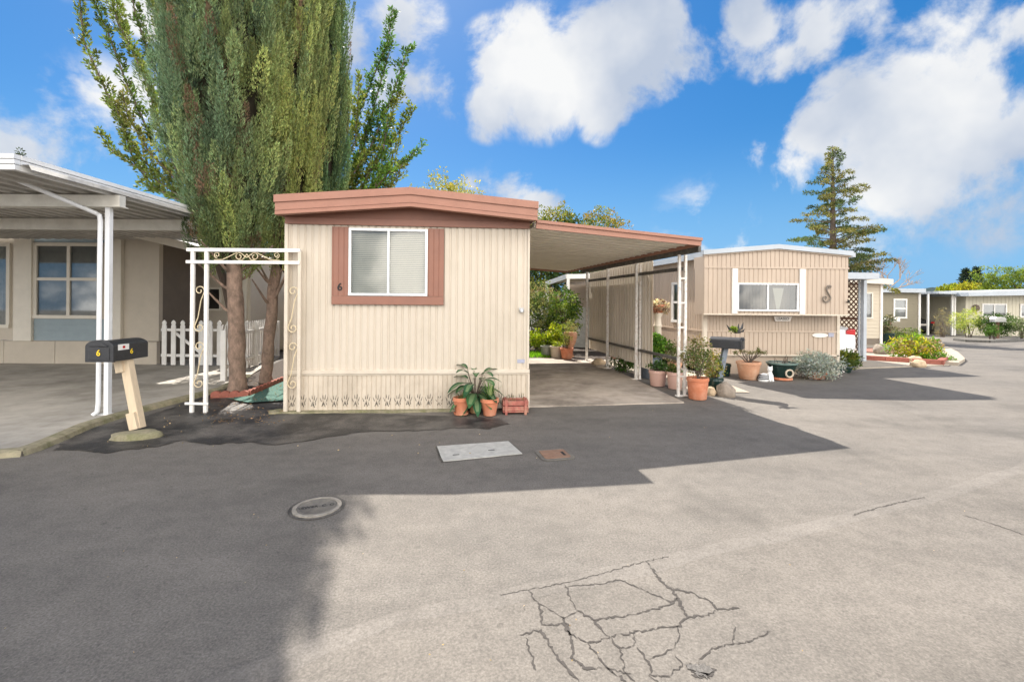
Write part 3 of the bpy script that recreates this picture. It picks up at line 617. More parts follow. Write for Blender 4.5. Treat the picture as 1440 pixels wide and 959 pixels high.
MB().fb(f6, -.012, .035, -.03, .02, .03, ZT+.02).build('corner_trim', 'creamtrim', h6, .004); mb = MB(); mb.fb(f6, W6-.02, W6+.012, -.03, .02, .608, ZT+.02); mb.fb(f6, W6-.01, W6+.022, -.03, .03, .03, .53); mb.build('corner_trim', 'creamtrim', h6, .004)
# slit vents in the skirting
mb = MB(); u = .10; rnd = random.Random(3)
while u < W6-.08:
    mv = MB(); fade = .5 if rnd.random() < .15 else 1
    for dx, z0, ln, tl in ((-.032, .15, .055, -.022), (-.010, .19, .05, -.005), (.014, .18, .07, .012), (.036, .15, .06, .02), (-.026, .085, .06, .018), (-.002, .10, .055, .004), (.02, .08, .06, -.018), (.038, .10, .05, -.01)):
        z0 += rnd.uniform(-.008, .008); a = u+dx; b = a+tl; z1 = z0+ln*fade
        mv.add([f6.pt(a-.005, .0145, z0), f6.pt(a+.005, .0145, z0), f6.pt(b+.002, .0145, z1), f6.pt(b-.002, .0145, z1)], [(0, 1, 2, 3)])
    mv.build('skirting_vent', 'dark', h6)
    u += .149
window(f6, wu0, wu1, wz0, wz1, .012, h6, frame_m='alu')
su0 = f6.px(467, 400)[0]; su1 = f6.px(624, 400)[0]; sz1 = wz1+.015; sz0 = f6.px(467, 428)[1]
for a, b in ((su0, wu0-.004), (wu1+.004, su1)):
    sh = MB(); sh.corr(f6, a, b, wz0-.004, sz1, .028, pitch=.075, depth=.005, groove=.2, thick=.024); sh.build('shutter', 'brown', h6, 0)
MB().fb(f6, su0, su1, .002, .04, sz0, wz0-.008).build('window_sill', 'brown', h6, .004)
uu, zz = f6.px(478.5, 404); text('6', .15, f6, uu, .034, zz, 'dark', h6, 'house_number', .004)
# gable: band, recessed triangle, fascia in two steps, roof
cu_ = W6*.5+.02; eL, eR = -.05, W6+.06
zE, zA = 2.77, 2.925
MB().fb(f6, -.005, W6+.005, 0, .035, ZT, ZT+.10).build('gable_band', 'brown', h6, .004)
MB().prism(f6, [(0, ZT+.104), (W6, ZT+.104), (W6, zE+.06), (cu_, zA+.06), (0, zE+.06)], -.02, .012).build('gable_board', 'brown', h6)
OV = .30
mb = MB()
mb.prism(f6, [(eL, zE), (cu_, zA), (eR, zE), (eR, zE+.17), (cu_, zA+.17), (eL, zE+.17)], OV-.03, OV)
mb.prism(f6, [(eL-.012, zE+.165), (cu_, zA+.165), (eR+.012, zE+.165), (eR+.012, zE+.265), (cu_, zA+.265), (eL-.012, zE+.265)], OV-.04, OV+.022)
mb.prism(f6, [(eL, zE+.055), (cu_, zA+.055), (eR, zE+.055), (eR, zE+.07), (cu_, zA+.07), (eL, zE+.07)], OV-.02, OV+.008)
mb.prism(f6, [(eL, zE-.002), (cu_, zA-.002), (eR, zE-.002), (eR, zE+.02), (cu_, zA+.02), (eL, zE+.02)], OV-.10, OV+.012)
mb.fb(f6, eL-.012, eL+.01, -D6-.1, OV-.035, zE+.03, zE+.262); mb.fb(f6, eR-.01, eR+.012, -D6-.1, OV-.035, zE+.03, zE+.262)
mb.build('roof_fascia', 'brownlt', h6)
mb = MB()
mb.prism(f6, [(eL, zE+.04), (cu_, zA+.04), (eR, zE+.04), (eR, zE+.255), (cu_, zA+.255), (eL, zE+.255)], -D6-.1, OV-.036)
mb.build('roof', 'brown', h6)
uu, zz = f6.px(733, 437); mb = MB(); mb.lathe(f6.pt(uu, .03, zz-.03), [(.012, 0), (.03, .01), (.032, .035), (.015, .06)], 10); mb.fb(f6, uu-.035, uu+.03, .01, .03, zz+.01, zz+.045); mb.build('wall_hook', 'silver', h6)
uu, zz = f6.px(732.5, 508); MB().fb(f6, uu-.055, uu+.055, .002, .006, zz-.025, zz+.03).build('meter_label', 'sticker', h6)
# footing in front of the skirting
mb = MB(); fp = [f6.pt(-.17, .13, 0)]+[f6.pt(u, .1+.02*math.sin(u*5)+random.uniform(-.01, .01), 0) for u in np.linspace(0, 2.45, 18)]+[f6.pt(2.5, 0, 0), f6.pt(2.5, -.1, 0), f6.pt(-.12, -.1, 0), f6.pt(-.22, 0, 0)]
mb.extr(fp, 0, .032); struct(mb.build('home_footing', 'kerbmoss'))

# ================================================================== CARPORT OF HOME SIX
dC = Vector((-.19, 1, 0)).normalized()
F0 = Vector((2.92, 7.81, 0))
cfA = f6.pt(W6+.07, .12, 0); cfB = Vector((2.97, 7.27, 0))
cp = thing('carport', 'brown edged flat carport roof on white steel posts beside the cream home', 'carport', F0)
rA = Vector((cfA.x, cfA.y, 2.68)); rB = Vector((cfB.x, cfB.y, 2.52)); LEN = 6.9
rC = rB+dC*LEN; rD = rA+Vector((-.155, 1, 0)).normalized()*LEN*1.04
up = Vector((0, 0, 1))
MB().hexa([rA+up*.055, rB+up*.055, rC+up*.055, rD+up*.055, rA+up*.105, rB+up*.105, rC+up*.105, rD+up*.105]).build('roof_deck', 'deck', cp)
mb = MB(); nr = 26
for i in range(nr):   # pan ribs seen from below, running across
    s = (i+.5)/nr; a = rA.lerp(rD, s)+up*.048; b = rB.lerp(rC, s)+up*.048; mb.bar(a, b, .03, .016)
mb.build('deck_ribs', 'deck', cp)
mb = MB(); fo = Vector((.03, -.1, 0))*.3
mb.bar(rA+up*.055+fo, rB+up*.055+fo+Vector((.02, 0, 0)), .03, .115); mb.bar(rA+up*.098+fo*1.8, rB+up*.098+fo*1.8+Vector((.02, 0, 0)), .035, .045)
mb.bar(rB+up*.055+Vector((.02, .0, 0)), rC+up*.055+Vector((.02, 0, 0)), .03, .115); mb.bar(rC+up*.05, rD+up*.05, .03, .11)
mb.build('gutter_fascia', 'brownlt', cp)
posts = [F0, F0+dC*1.72, F0+dC*3.25, F0+dC*4.68]
mb = MB(); mb.bar(posts[0]+up*2.475-dC*.5, posts[3]+up*2.475+dC*.4, .05, .09); mb.build('side_beam', 'rail', cp)
for i, p in enumerate(posts):
    mb = MB(); s = .06 if i == 0 else .045
    for k in ((-1, 1) if i == 0 else (0,)):
        q0 = p+Vector((k*s, k*s*.3, 0)); mb.box(q0+up*1.225, (.045 if i == 0 else .06, .04, 2.42), R(10))
    if i == 0:
        for z in np.arange(.35, 2.4, .42): mb.box(p+up*z, (.09, .02, .03), R(15))
    mb.box(p+up*.02, (.2, .09, .02), R(12))
    mb.build('post', 'chalk', cp, .003)
# privacy wall on the carport's far side
fpw = Frame(posts[3]+Vector((.09, .15, 0)), posts[0]+Vector((.09, .0, 0)))
fpw.y = -Vector((fpw.x.y, -fpw.x.x, 0)); fpw.y = -fpw.y if fpw.y.x > 0 else fpw.y
pw = thing('privacy_wall', 'cream ribbed metal screen panels raised off the ground along the carport', 'screen wall', fpw.pt(1.6, 0, 0))
for a, b, z0, z1 in ((0, 1.30, .34, 2.43), (1.30, 3.12, .31, 2.45), (3.12, 3.55, .27, 2.46)):
    mb = MB(); mb.corr(fpw, a, b-.006, z0, z1, 0, pitch=.14, depth=.03, groove=.45, thick=.006); mb.build('panel', 'panel', pw)
mb = MB(); mb.fb(fpw, -.1, 4.75, .03, .075, 2.17, 2.23); mb.build('upper_rail', 'rail', pw)
mb = MB(); mb.fb(fpw, -.1, 4.6, .03, .075, .60, .65); mb.build('lower_rail', 'rail', pw)
mb = MB(); mb.fb(fpw, 2.95, 3.0, .02, .06, .02, 2.4); mb.fb(fpw, 3.12, 3.16, .02, .06, .02, 2.4); mb.build('upright', 'chalk', pw)

# ================================================================== HOME TWO (tan, bay front)
a2 = R(9.5); base2 = Vector((4.39, 10.42, 0))
f2 = Frame(base2, base2+Vector((3.08, 0, 0)), (-math.sin(a2), math.cos(a2)))
h2 = thing('mobile_home', 'tan mobile home with projecting window bay, white window posts and a scroll letter S', 'mobile home', f2.pt(1.5, 0, 0))
BV = .36; bz0, bz1 = 1.365, 2.39
ub0 = f2.px(990, 420, BV)[0]; ub1 = f2.px(1193, 420, BV)[0]
W2 = 3.08; D2 = 11
mb = MB(); mb.corr(f2, 0, W2, .99, bz1+.1, 0, pitch=.075, depth=.009, groove=.35); mb.corr(f2, 0, W2, .45, .96, .006, pitch=.105, depth=.014, groove=.16); mb.build('front_wall', 'tan', h2)
MB().fb(f2, 0, W2, -.03, .022, .955, .99).build('wall_ledge', 'tan', h2, .003)
MB().fb(f2, .02, W2-.02, -.06, -.03, .0, .42).build('skirt_base', 'tan', h2)
MB().fb(f2, -.01, W2+.01, -.04, .03, .415, .45).build('base_trim', 'creamtrim', h2, .003)
MB().fb(f2, -.02, .07, -.03, .03, .01, 2.75).build('corner_trim', 'creamtrim', h2, .003); mb = MB(); mb.fb(f2, W2-.05, W2+.02, -.03, .03, .01, bz0); mb.build('corner_trim', 'creamtrim', h2, .003)
# bay
wa, wt = f2.px(1036, 398, BV); wb_, wbz = f2.px(1122, 438, BV)
mb = MB()
mb.corr(f2, ub0, wa, bz0, bz1, BV, pitch=.1, depth=.012, groove=.3); mb.corr(f2, wb_, ub1, bz0, bz1, BV, pitch=.1, depth=.012, groove=.3)
mb.corr(f2, wa, wb_, bz0, wbz, BV, pitch=.1, depth=.012, groove=.3); mb.corr(f2, wa, wb_, wt, bz1, BV, pitch=.1, depth=.012, groove=.3)
mb.fb(f2, ub0, ub0+.02, 0, BV-.035, bz0, bz1); mb.fb(f2, ub1-.02, ub1, 0, BV-.035, bz0, bz1)
mb.fb(f2, ub0+.02, ub1-.02, .02, BV-.035, bz0+.004, bz0+.03)
mb.build('bay', 'tan', h2)
MB().fb(f2, ub0-.005, ub1+.005, BV-.02, BV+.02, bz0-.012, bz0+.018).build('bay_trim', 'creamtrim', h2, .003)
window(f2, wa, wb_, wbz, wt, BV+.01, h2, frame_m='whitemetal', split=(.5,), glass='glassdk', behind=None, fw=.035)
for a, b in ((1028.5, 1036), (1123.5, 1131)):
    u0 = f2.px(a, 420, BV)[0]; u1 = f2.px(b, 420, BV)[0]; MB().fb(f2, u0, u1, BV, BV+.035, bz0+.02, bz1-.01).build('window_post', 'white', h2, .004)
# hanging shade inside the right-hand pane
u0 = f2.px(1092, 420, BV)[0]; u1 = f2.px(1108, 420, BV)[0]; MB().add([f2.pt(u0, BV-.12, wt-.1), f2.pt(u1, BV-.12, wt-.1), f2.pt((u0+u1)/2+.03, BV-.12, wbz+.05), f2.pt((u0+u1)/2-.04, BV-.12, wbz+.05)], [(0, 1, 2, 3)]).build('window_pennant', 'blind', h2)
# gable and roof
cu2 = (ub0+ub1)/2; e0, e1 = ub0+.06, ub1+.03; z2e, z2a = 2.66, 2.80
def gable_profile(fr, u0, u1, zb, ze, za, v, pitch, mbx):
    """ribbed gable: narrow boards whose tops follow the roof slope"""
    u = u0; c = (u0+u1)/2
    top = lambda x: za-(za-ze)*abs(x-c)/(c-u0)
    while u < u1-.005:
        b = min(u1, u+pitch); m = b-pitch*.12
        mbx.add([fr.pt(u, v, zb), fr.pt(m, v, zb), fr.pt(m, v, top(m)), fr.pt(u, v, top(u))], [(0, 1, 2, 3)])
        mbx.add([fr.pt(m, v, zb), fr.pt(b, v-.014, zb), fr.pt(b, v-.014, top(b)), fr.pt(m, v, top(m))], [(0, 1, 2, 3)])
        mbx.add([fr.pt(b, v-.014, zb), fr.pt(b, v, zb), fr.pt(b, v, top(b)), fr.pt(b, v-.014, top(b))], [(0, 1, 2, 3)])
        u = b
mb = MB(); gable_profile(f2, ub0, ub1, bz1+.03, z2e, z2a, BV, .098, mb); mb.prism(f2, [(ub0, bz1), (ub1, bz1), (ub1, z2e-.01), (cu2, z2a-.01), (ub0, z2e-.01)], -.05, BV-.02); mb.build('gable', 'tan', h2)
MB().fb(f2, ub0-.004, ub1+.004, BV-.015, BV+.016, bz1-.005, bz1+.03).build('gable_trim', 'tan', h2, .003)
mb = MB()
mb.prism(f2, [(ub0-.05, z2e+.02), (cu2, z2a+.02), (ub1+.05, z2e+.02), (ub1+.05, z2e+.12), (cu2, z2a+.12), (ub0-.05, z2e+.12)], BV-.06, BV+.07)
mb.build('roof_edge', 'roofgrey', h2)
mb = MB(); mb.prism(f2, [(ub0-.03, z2e-.008), (cu2, z2a-.008), (ub1+.03, z2e-.008), (ub1+.03, z2e+.024), (cu2, z2a+.024), (ub0-.03, z2e+.024)], BV-.02, BV+.03); mb.build('roof_trim', 'tan', h2)
mb = MB(); mb.prism(f2, [(-.12, z2e+.0), (cu2, z2a+.03), (W2+.12, z2e+.0), (W2+.12, z2e+.1), (cu2, z2a+.11), (-.12, z2e+.1)], -D2, BV-.062); mb.build('roof', 'roofgrey', h2)
# left side wall with tall window
sO = f2.pt(0, -.03, 0); sd = -f2.y
fs2 = Frame(sO+sd*10.9, sO)           # u runs towards the road, v out to the left
fs2.y = Vector((-fs2.x.y, fs2.x.x, 0)); fs2.y = fs2.y if fs2.y.x < 0 else -fs2.y
def side_u(x):    # u on the side wall of pixel column x
    dx, _ = ur(x, 430); d = Vector((dx/F, 1, 0)); n = fs2.y; t = fs2.O.dot(n)/d.dot(n); return (d*t-fs2.O).dot(fs2.x)
LS = 10.9
s0, s1 = side_u(945.5), side_u(960)
mb = MB(); mb.corr(fs2, 0, LS, .99, 1.12, 0, pitch=.1, depth=.012, groove=.25); mb.corr(fs2, 0, s0, 1.12, 2.66, 0, pitch=.1, depth=.012, groove=.25); mb.corr(fs2, s1, LS, 1.12, 2.66, 0, pitch=.1, depth=.012, groove=.25)
mb.corr(fs2, s0, s1, 2.14, 2.66, 0, pitch=.1, depth=.012, groove=.25); mb.corr(fs2, 0, LS, .1, .96, .006, pitch=.105, depth=.014, groove=.16); mb.fb(fs2, 0, LS, -.03, .02, .955, .99)
mb.build('side_wall', 'tan', h2)
window(fs2, s0, s1, 1.12, 2.14, .01, h2, frame_m='white', fw=.06, split=(), rows=(.5,), behind='curtain', bm='curtain', glass='glass')
mb = MB(); mb.fb(fs2, 0, LS+.3, -.05, .14, 2.66, 2.72); mb.fb(fs2, 0, LS+.3, .10, .16, 2.62, 2.76); mb.build('eave', 'roofgrey', h2)
u0 = side_u(913); mb = MB(); mb.fb(fs2, u0-.05, u0+.05, .01, .12, 1.98, 2.1); mb.build('porch_light', 'blackm', h2)
mb = MB(); mb.fb(f2, W2-.03, W2, -D2, -.035, .02, 2.66); mb.fb(f2, 0, W2, -D2, -D2+.03, .02, 2.66); mb.build('far_wall', 'tan', h2)
# scroll letter S
def scroll(fr, cu, cz, h, v, r, mbx, flip=1):
    pts = []
    for k in range(26): t = k/25; a = R(60)+t*R(430); rad = h*.05+h*.17*t; pts.append((cu+flip*(h*.10+rad*math.cos(a)*.9), cz+h*.30-h*.02+rad*math.sin(a)))
    q = [(-(x-cu)+cu, -(z-cz)+cz) for x, z in pts][::-1]
    allp = pts+q; mbx.tube([fr.pt(a, v, b) for a, b in allp], [r*(.6+.6*math.sin(PI*i/len(allp))) for i in range(len(allp))], 6)
mb = MB(); uS, zS = f2.px(1163, 414, BV); Spts = []
ctrl = [(.22, .27), (.16, .36), (.04, .42), (-.06, .38), (-.02, .30), (.08, .30), (.11, .36), (.09, .42)]
raw = [(.06, .28), (.02, .33), (.06, .38), (.13, .36), (.15, .42), (.08, .46), (-.03, .44), (-.09, .34), (-.07, .20), (.0, .06), (.08, -.06), (.13, -.20), (.08, -.33), (-.05, -.41), (-.19, -.38), (-.28, -.27), (-.25, -.14), (-.15, -.10), (-.08, -.16), (-.11, -.24), (-.17, -.22)]
for i in range(len(raw)-1):
    for k in range(3): t = k/3; Spts.append((raw[i][0]*(1-t)+raw[i+1][0]*t, raw[i][1]*(1-t)+raw[i+1][1]*t))
mb.tube([f2.pt(uS+a*.42, BV+.03, zS+b*.42) for a, b in Spts], [.009+.008*math.sin(PI*i/len(Spts)) for i in range(len(Spts))], 6)
o = mb.build('scroll_letter', 'letter', h2)
uu, zz = f2.px(1098.5, 448.3, 0); sg = MB(); sg.prism(f2, [(uu-.2, zz+.06), (uu-.17, zz-.055), (uu+.17, zz-.055), (uu+.22, zz+.06)], .03, .05); s_ = sg.build('name_sign', 'oval', h2, .004); text('LEASED', .085, f2, uu, .0505, zz, 'dark', s_, 'lettering', .002)
uu, zz = f2.px(1152, 471.5, 0); mb = MB(); mb.prism(f2, [(uu+.18*math.cos(t), zz+.05*math.sin(t)) for t in [2*PI*k/20 for k in range(20)]], .01, .03); mb.build('oval_plaque', 'oval', h2)
uu, zz = f2.px(1168, 471, 0); MB().fb(f2, uu-.06, uu+.06, .01, .018, zz-.045, zz+.045).build('meter_label', 'sticker', h2)
uu, zz = f2.px(1191, 425, BV); MB().tube([f2.pt(uu, BV, zz), f2.pt(uu, BV+.05, zz), f2.pt(uu-.04, BV+.07, zz+.05)], .018, 6).build('wall_tap', 'blackm', h2)
# hose from tap? none.  steps with railing on the left side
st = thing('porch_steps', 'brown wooden porch steps with slanted railing beside the tan home', 'steps', Vector((3.15, 12.2, 0)))
MB().box((3.25, 12.5, .35), (.9, .8, .1), R(9)).box((3.1, 12.0, .18), (.9, .3, .08), R(9)).build('tread', 'brownwood', st)
mb = MB(); r0 = P(921, 470, 12.0); r1 = P(908, 430, 12.7); mb.bar(r0, r1, .05, .09)
for s in (.1, .35, .6, .85): p = r0.lerp(r1, s); mb.bar((p.x, p.y, .1), p, .04, .04)
mb.build('railing', 'brownwood', st)

# carport of home two: roof, post, lattice, car
c2 = thing('carport', 'small white carport awning right of the tan home over a white car', 'carport', Vector((8.5, 12.4, 0)))
ra = P(1190, 388, 11.9); rb = P(1231, 389, 12.4)
dd = Vector((-math.sin(a2), math.cos(a2), 0))
x0 = Vector((6.9, 11.9, 2.33)); x1 = Vector((rb.x, 12.3, 2.33))
mb = MB(); mb.hexa([x0, x1, x1+dd*6, x0+dd*6, x0+up*.05, x1+up*.05, x1+dd*6+up*.05, x0+dd*6+up*.05]); mb.build('roof_deck', 'deck', c2)
mb = MB(); mb.bar(x0+up*.05, x1+up*.05, .06, .17); mb.bar(x1+up*.05, x1+up*.05+dd*6, .06, .17); mb.build('fascia', 'roofgrey', c2)
pp = G(1214, 509); pp = Vector((pp.x, pp.y, 0))
for k in range(3):
    q0 = pp+dd*k*2.2; MB().box(q0+up*1.16, (.10, .10, 2.3), R(9)).box(q0+Vector((-.09, .05, 1.16)), (.04, .04, 2.3), R(9)).build('post', 'roofgrey', c2, .004)
mb = MB(); fl2 = Frame(pp+dd*5.0, pp+dd*.06); Lw, z0, z1 = 4.9, .15, 2.32
k = -3.0
while k < Lw:
    for sgn in (1, -1):
        # clip strips to the panel
        a0, a1 = k, k+(z1-z0); pts = []
        for t in (0, 1):
            pass
        if sgn == 1: P0, P1 = (k, z0), (k+(z1-z0), z1)
        else: P0, P1 = (k+(z1-z0), z0), (k, z1)
        def clip(p, q):
            (xa, za), (xb, zb) = p, q; r = []
            t0, t1 = 0, 1
            dx = xb-xa
            lo, hi = sorted(((0-xa)/dx, (Lw-xa)/dx)); t0 = max(t0, lo); t1 = min(t1, hi)
            return None if t0 >= t1 else ((xa+dx*t0, za+(zb-za)*t0), (xa+dx*t1, za+(zb-za)*t1))
        c_ = clip(P0, P1)
        if c_: mb.bar(fl2.pt(c_[0][0], .006*sgn, c_[0][1]), fl2.pt(c_[1][0], .006*sgn, c_[1][1]), .008, .034)
    k += .15
mb.fb(fl2, 0, Lw, -.02, .03, 2.32, 2.37); mb.fb(fl2, 0, Lw, .012, .03, 1.17, 1.24)
tag(mb.build('lattice_screen', 'brownwood', origin=fl2.pt(2.6, 0, 0)), 'dark diagonal lattice screen beside the white car', 'lattice')

def make_car(loc, rz, m='carpaint', label='', cat='car'):
    t = thing('parked_car', label, cat, loc)
    c_, s_ = math.cos(rz), math.sin(rz)
    def T(x, y, z): return Vector((loc[0]+x*c_-y*s_, loc[1]+x*s_+y*c_, loc[2]+z))
    # sections along y (0 = rear bumper .. 4.5 front): half width, floor z, belt z, roof half width, roof z
    S = [(0.0, .72, .38, .62, .60, .66), (.05, .82, .28, .88, .70, .92), (.35, .88, .24, .98, .70, 1.02), (.75, .90, .22, .98, .62, 1.10), (1.3, .91, .2, .98, .58, 1.40), (2.2, .91, .2, .96, .58, 1.45), (2.9, .91, .2, .94, .60, 1.36), (3.5, .90, .22, .92, .70, .98), (4.2, .86, .26, .80, .66, .84), (4.5, .70, .34, .60, .50, .64)]
    vs = []; nn = 12
    for (y, w, z0, zb, rw, zr) in S:
        ring = [(-w*.92, z0), (-w, z0+.12), (-w*1.01, (z0+zb)/2), (-w*.97, zb-.04), (-w*.93, zb), (-rw, zr-.03), (0, zr), (rw, zr-.03), (w*.93, zb), (w*.97, zb-.04), (w*1.01, (z0+zb)/2), (w, z0+.12), (w*.92, z0)]
        vs += [T(x, y, z) for x, z in ring]
    n = 13; fs = [(i*n+k, i*n+(k+1) % n, (i+1)*n+(k+1) % n, (i+1)*n+k) for i in range(len(S)-1) for k in range(n)]+[tuple(range(n))[::-1], tuple(range((len(S)-1)*n, len(S)*n))]
    b = MB().add(vs, fs, 0, True).build('body', m, t, .01)
    MB().add([T(-.66, .72, 1.08), T(.66, .72, 1.08), T(.56, 1.2, 1.385), T(-.56, 1.2, 1.385)], [(0, 1, 2, 3)]).build('rear_window', 'glassdk', t)
    for sx in (-1, 1):
        g = MB(); g.add([T(sx*.86, 1.0, 1.02), T(sx*.86, 3.2, .99), T(sx*.63, 2.75, 1.34), T(sx*.61, 1.4, 1.37)], [(0, 1, 2, 3)]); g.build('side_window', 'glassdk', t)
        g = MB(); g.hexa([T(sx*.48, -.0, .80), T(sx*.80, .03, .76), T(sx*.86, .30, .80), T(sx*.5, .1, .80), T(sx*.50, .0, .90), T(sx*.80, .03, .93), T(sx*.90, .36, .96), T(sx*.52, .1, .9)]); g.build('tail_light', 'redlens', t, .01)
    for y in (.85, 3.7):
        for sx in (-1, 1):
            cc = T(sx*.80, y, .31); ax = Vector((c_, s_, 0))
            w = MB().tube([cc-ax*.1, cc-ax*.085, cc+ax*.085, cc+ax*.1], [.28, .31, .31, .28], 24).build('wheel', 'rubber', t); MB().tube([cc-ax*.104, cc+ax*.104], .19, 18).build('rim', 'silver', w)
    MB().hexa([T(-.26, -.012, .62), T(.26, -.012, .62), T(.26, .03, .62), T(-.26, .03, .62), T(-.26, -.012, .76), T(.26, -.012, .76), T(.26, .03, .76), T(-.26, .03, .76)]).build('number_plate', 'oval', t)
    return t
make_car((8.66, 12.35, 0), R(9), label='white car parked tail out under the awning beside the tan home')

# ================================================================== LEFT HOME AND ITS CARPORT
Y5 = 10.9
f5 = Frame((-19, Y5), (P(223, 480, Y5).x, Y5)); W5 = f5.L
h5 = thing('mobile_home', 'taupe mobile home with blue grey window panels and pale trim behind the left carport', 'mobile home', f5.pt(W5-3, 0, 0))
def u5(x): return f5.px(x, 430)[0]
def z5(y, x=100): return f5.px(x, y)[1]
wA0, wA1 = u5(-42), u5(16); wB0, wB1 = u5(49), u5(143); zw0, zw1 = z5(445), z5(343)
zwl0, zwl1 = z5(461, 8), z5(342, 8)
mb = MB()
def wall_with(mbx, fr, u0, u1, z0, z1, holes, v=0, t=.12):
    us = [u0]
    for a, b, c, d in holes: mbx.fb(fr, us[-1], a, v-t, v, z0, z1); mbx.fb(fr, a, b, v-t, v, z0, c); mbx.fb(fr, a, b, v-t, v, d, z1); us.append(b)
    mbx.fb(fr, us[-1], u1, v-t, v, z0, z1)
wall_with(mb, f5, 0, W5, .6, 3.35, [(wA0, wA1, zwl0, zwl1), (wB0, wB1, zw0, zw1)])
mb.build('front_wall', 'taupe', h5)
mb = MB(); u = W5-.02
while u > 0: mb.fb(f5, max(0, u-1.22), u-.012, -.1, .018, .04, .585); u -= 1.22
mb.build('skirting', 'taupe', h5, .004)
pL, pR = u5(49.5), u5(158)
for a, b in ((pL, wB0), (wB1, pR)): pass
MB().corr(f5, pL+.0, pR, .6, zw0-.06, .022, pitch=.14, depth=.012, horiz=True).build('accent_panel', 'blue', h5)
mb = MB(); mb.corr(f5, pL, pR, zw1+.03, 3.3, .022, pitch=.14, depth=.012, horiz=True); mb.build('accent_panel', 'blue', h5)
for a, b in ((24, 49), (156, 174)):
    MB().fb(f5, u5(a), u5(b), 0, .09, .585, 3.2).fb(f5, u5(a)-.04, u5(b)+.04, 0, .12, 3.2, 3.3).build('pilaster', 'trim', h5, .006)
window(f5, wB0, wB1, zw0-.05, zw1+.02, .03, h5, frame_m='trim', fw=.08, split=(.52,), rows=(.52,), behind='blind', bm='curtain', glass='glassdk')
window(f5, wA0, wA1, zwl0, zwl1, .03, h5, frame_m='trim', fw=.08, split=(), behind='curtain', bm='curtain', glass='glassdk')
# gable eave and side wing
mb = MB(); ue0 = f5.px(100, 310, .5)[0]; ea = P(150, 319.5, 10.4); eb = P(265, 347, 10.4)
mb.bar(ea+Vector((-6, 0, 1.4)), ea, .05, .17); mb.bar(ea, eb, .05, .17); mb.build('gable_fascia', 'trim', h5)
mb = MB(); q = Vector((0, 9, 0)); mb.hexa([ea-Vector((6, 0, -1.4)), ea, ea+q, ea-Vector((6, 0, -1.4))+q]+[p+up*.05 for p in (ea-Vector((6, 0, -1.4)), ea, ea+q, ea-Vector((6, 0, -1.4))+q)]); mb.hexa([ea, eb, eb+q, ea+q]+[p+up*.05 for p in (ea, eb, eb+q, ea+q)]); mb.build('roof', 'darkdeck', h5)
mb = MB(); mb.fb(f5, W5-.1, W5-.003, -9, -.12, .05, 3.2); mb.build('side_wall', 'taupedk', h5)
fw5 = Frame((P(210, 480, 12.7).x, 12.7), (P(352, 480, 12.7).x, 12.7))
ww0, wwt = fw5.px(288, 404); ww1, wwb = fw5.px(312, 437)
mb = MB(); wall_with(mb, fw5, 0, fw5.L, .05, 2.75, [(ww0, ww1, wwb, wwt)]); mb.fb(fw5, fw5.L-.1, fw5.L-.002, -6, -.12, .05, 2.75); mb.build('wing_wall', 'taupe', h5)
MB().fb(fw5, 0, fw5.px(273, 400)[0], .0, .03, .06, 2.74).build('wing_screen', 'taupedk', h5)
MB().fb(fw5, fw5.px(272, 400)[0], fw5.px(280, 400)[0], .0, .05, .06, 2.74).fb(fw5, fw5.px(341, 400)[0], fw5.px(348, 400)[0], .0, .05, .06, 2.74).build('wing_trim', 'trim', h5)
window(fw5, ww0, ww1, wwb, wwt, .02, h5, frame_m='trim', fw=.055, split=(), behind=None, glass='glassdk')
mb = MB(); mb.fb(fw5, -.3, fw5.L+.2, -6, .3, 2.75, 2.82); mb.build('wing_roof', 'tilered', h5)
# carport
c5 = thing('carport', 'large white carport with grey corrugated underside over the left driveway', 'carport', G(147, 588))
XR = -5.40; yF, yB = 4.93, 10.75; ztop = 3.15; XL = -17
mb = MB(); f5c = Frame((XL, yF), (XR, yF))
for z0, z1, off in ((2.985, 3.045, .0), (3.045, 3.10, .012), (3.10, 3.155, .024)):
    mb.box(((XL+XR)/2, yF-off/2, (z0+z1)/2), (XR-XL+.06+off, .05+off, z1-z0-.006)); mb.box((XR+off/2, (yF+yB)/2+.03, (z0+z1)/2), (.05+off, yB-yF, z1-z0-.006))
mb.build('gutter_fascia', 'whitemetal', c5)
mb = MB(); vs = []; x = XL; pro = []
while x < XR-.05:
    pro += [(x, 3.0), (x+.10, 3.0), (x+.13, 3.055), (x+.22, 3.055), (x+.25, 3.0)]; x += .25
for x, z in pro: vs += [(x, yF+.03, z), (x, yB, z)]
mb.add(vs, [(2*i, 2*i+1, 2*i+3, 2*i+2) for i in range(len(pro)-1)]); mb.box(((XL+XR)/2, (yF+yB)/2, 3.10), (XR-XL-.04, yB-yF-.04, .03)); mb.build('roof_deck', 'darkdeck', c5)
PG = G(147, 588); PG.z = 0
mb = MB(); mb.box(((XL+PG.x+.22)/2, PG.y+.0, 2.905), (PG.x+.22-XL, .10, .16)); mb.box(((XL+PG.x+.24)/2, PG.y, 2.83), (PG.x+.24-XL, .14, .012)); mb.build('front_beam', 'beamgrey', c5)
mb = MB(); mb.box(((XL+XR)/2, 7.9, 2.885), (XR-XL-.06, .08, .18)); mb.build('rear_beam', 'beamgrey', c5)
for x, y in ((PG.x, PG.y), (PG.x-5.5, PG.y), (PG.x-5.5, 7.9)):
    mb = MB(); mb.box((x+.04, y, 1.44), (.062, .062, 2.79)); mb.box((x+.0, y+.02, 1.44), (.012, .04, 2.79)); mb.box((x+.01, y+.01, .05), (.16, .1, .02)); mb.build('post', 'whitemetal', c5, .004)
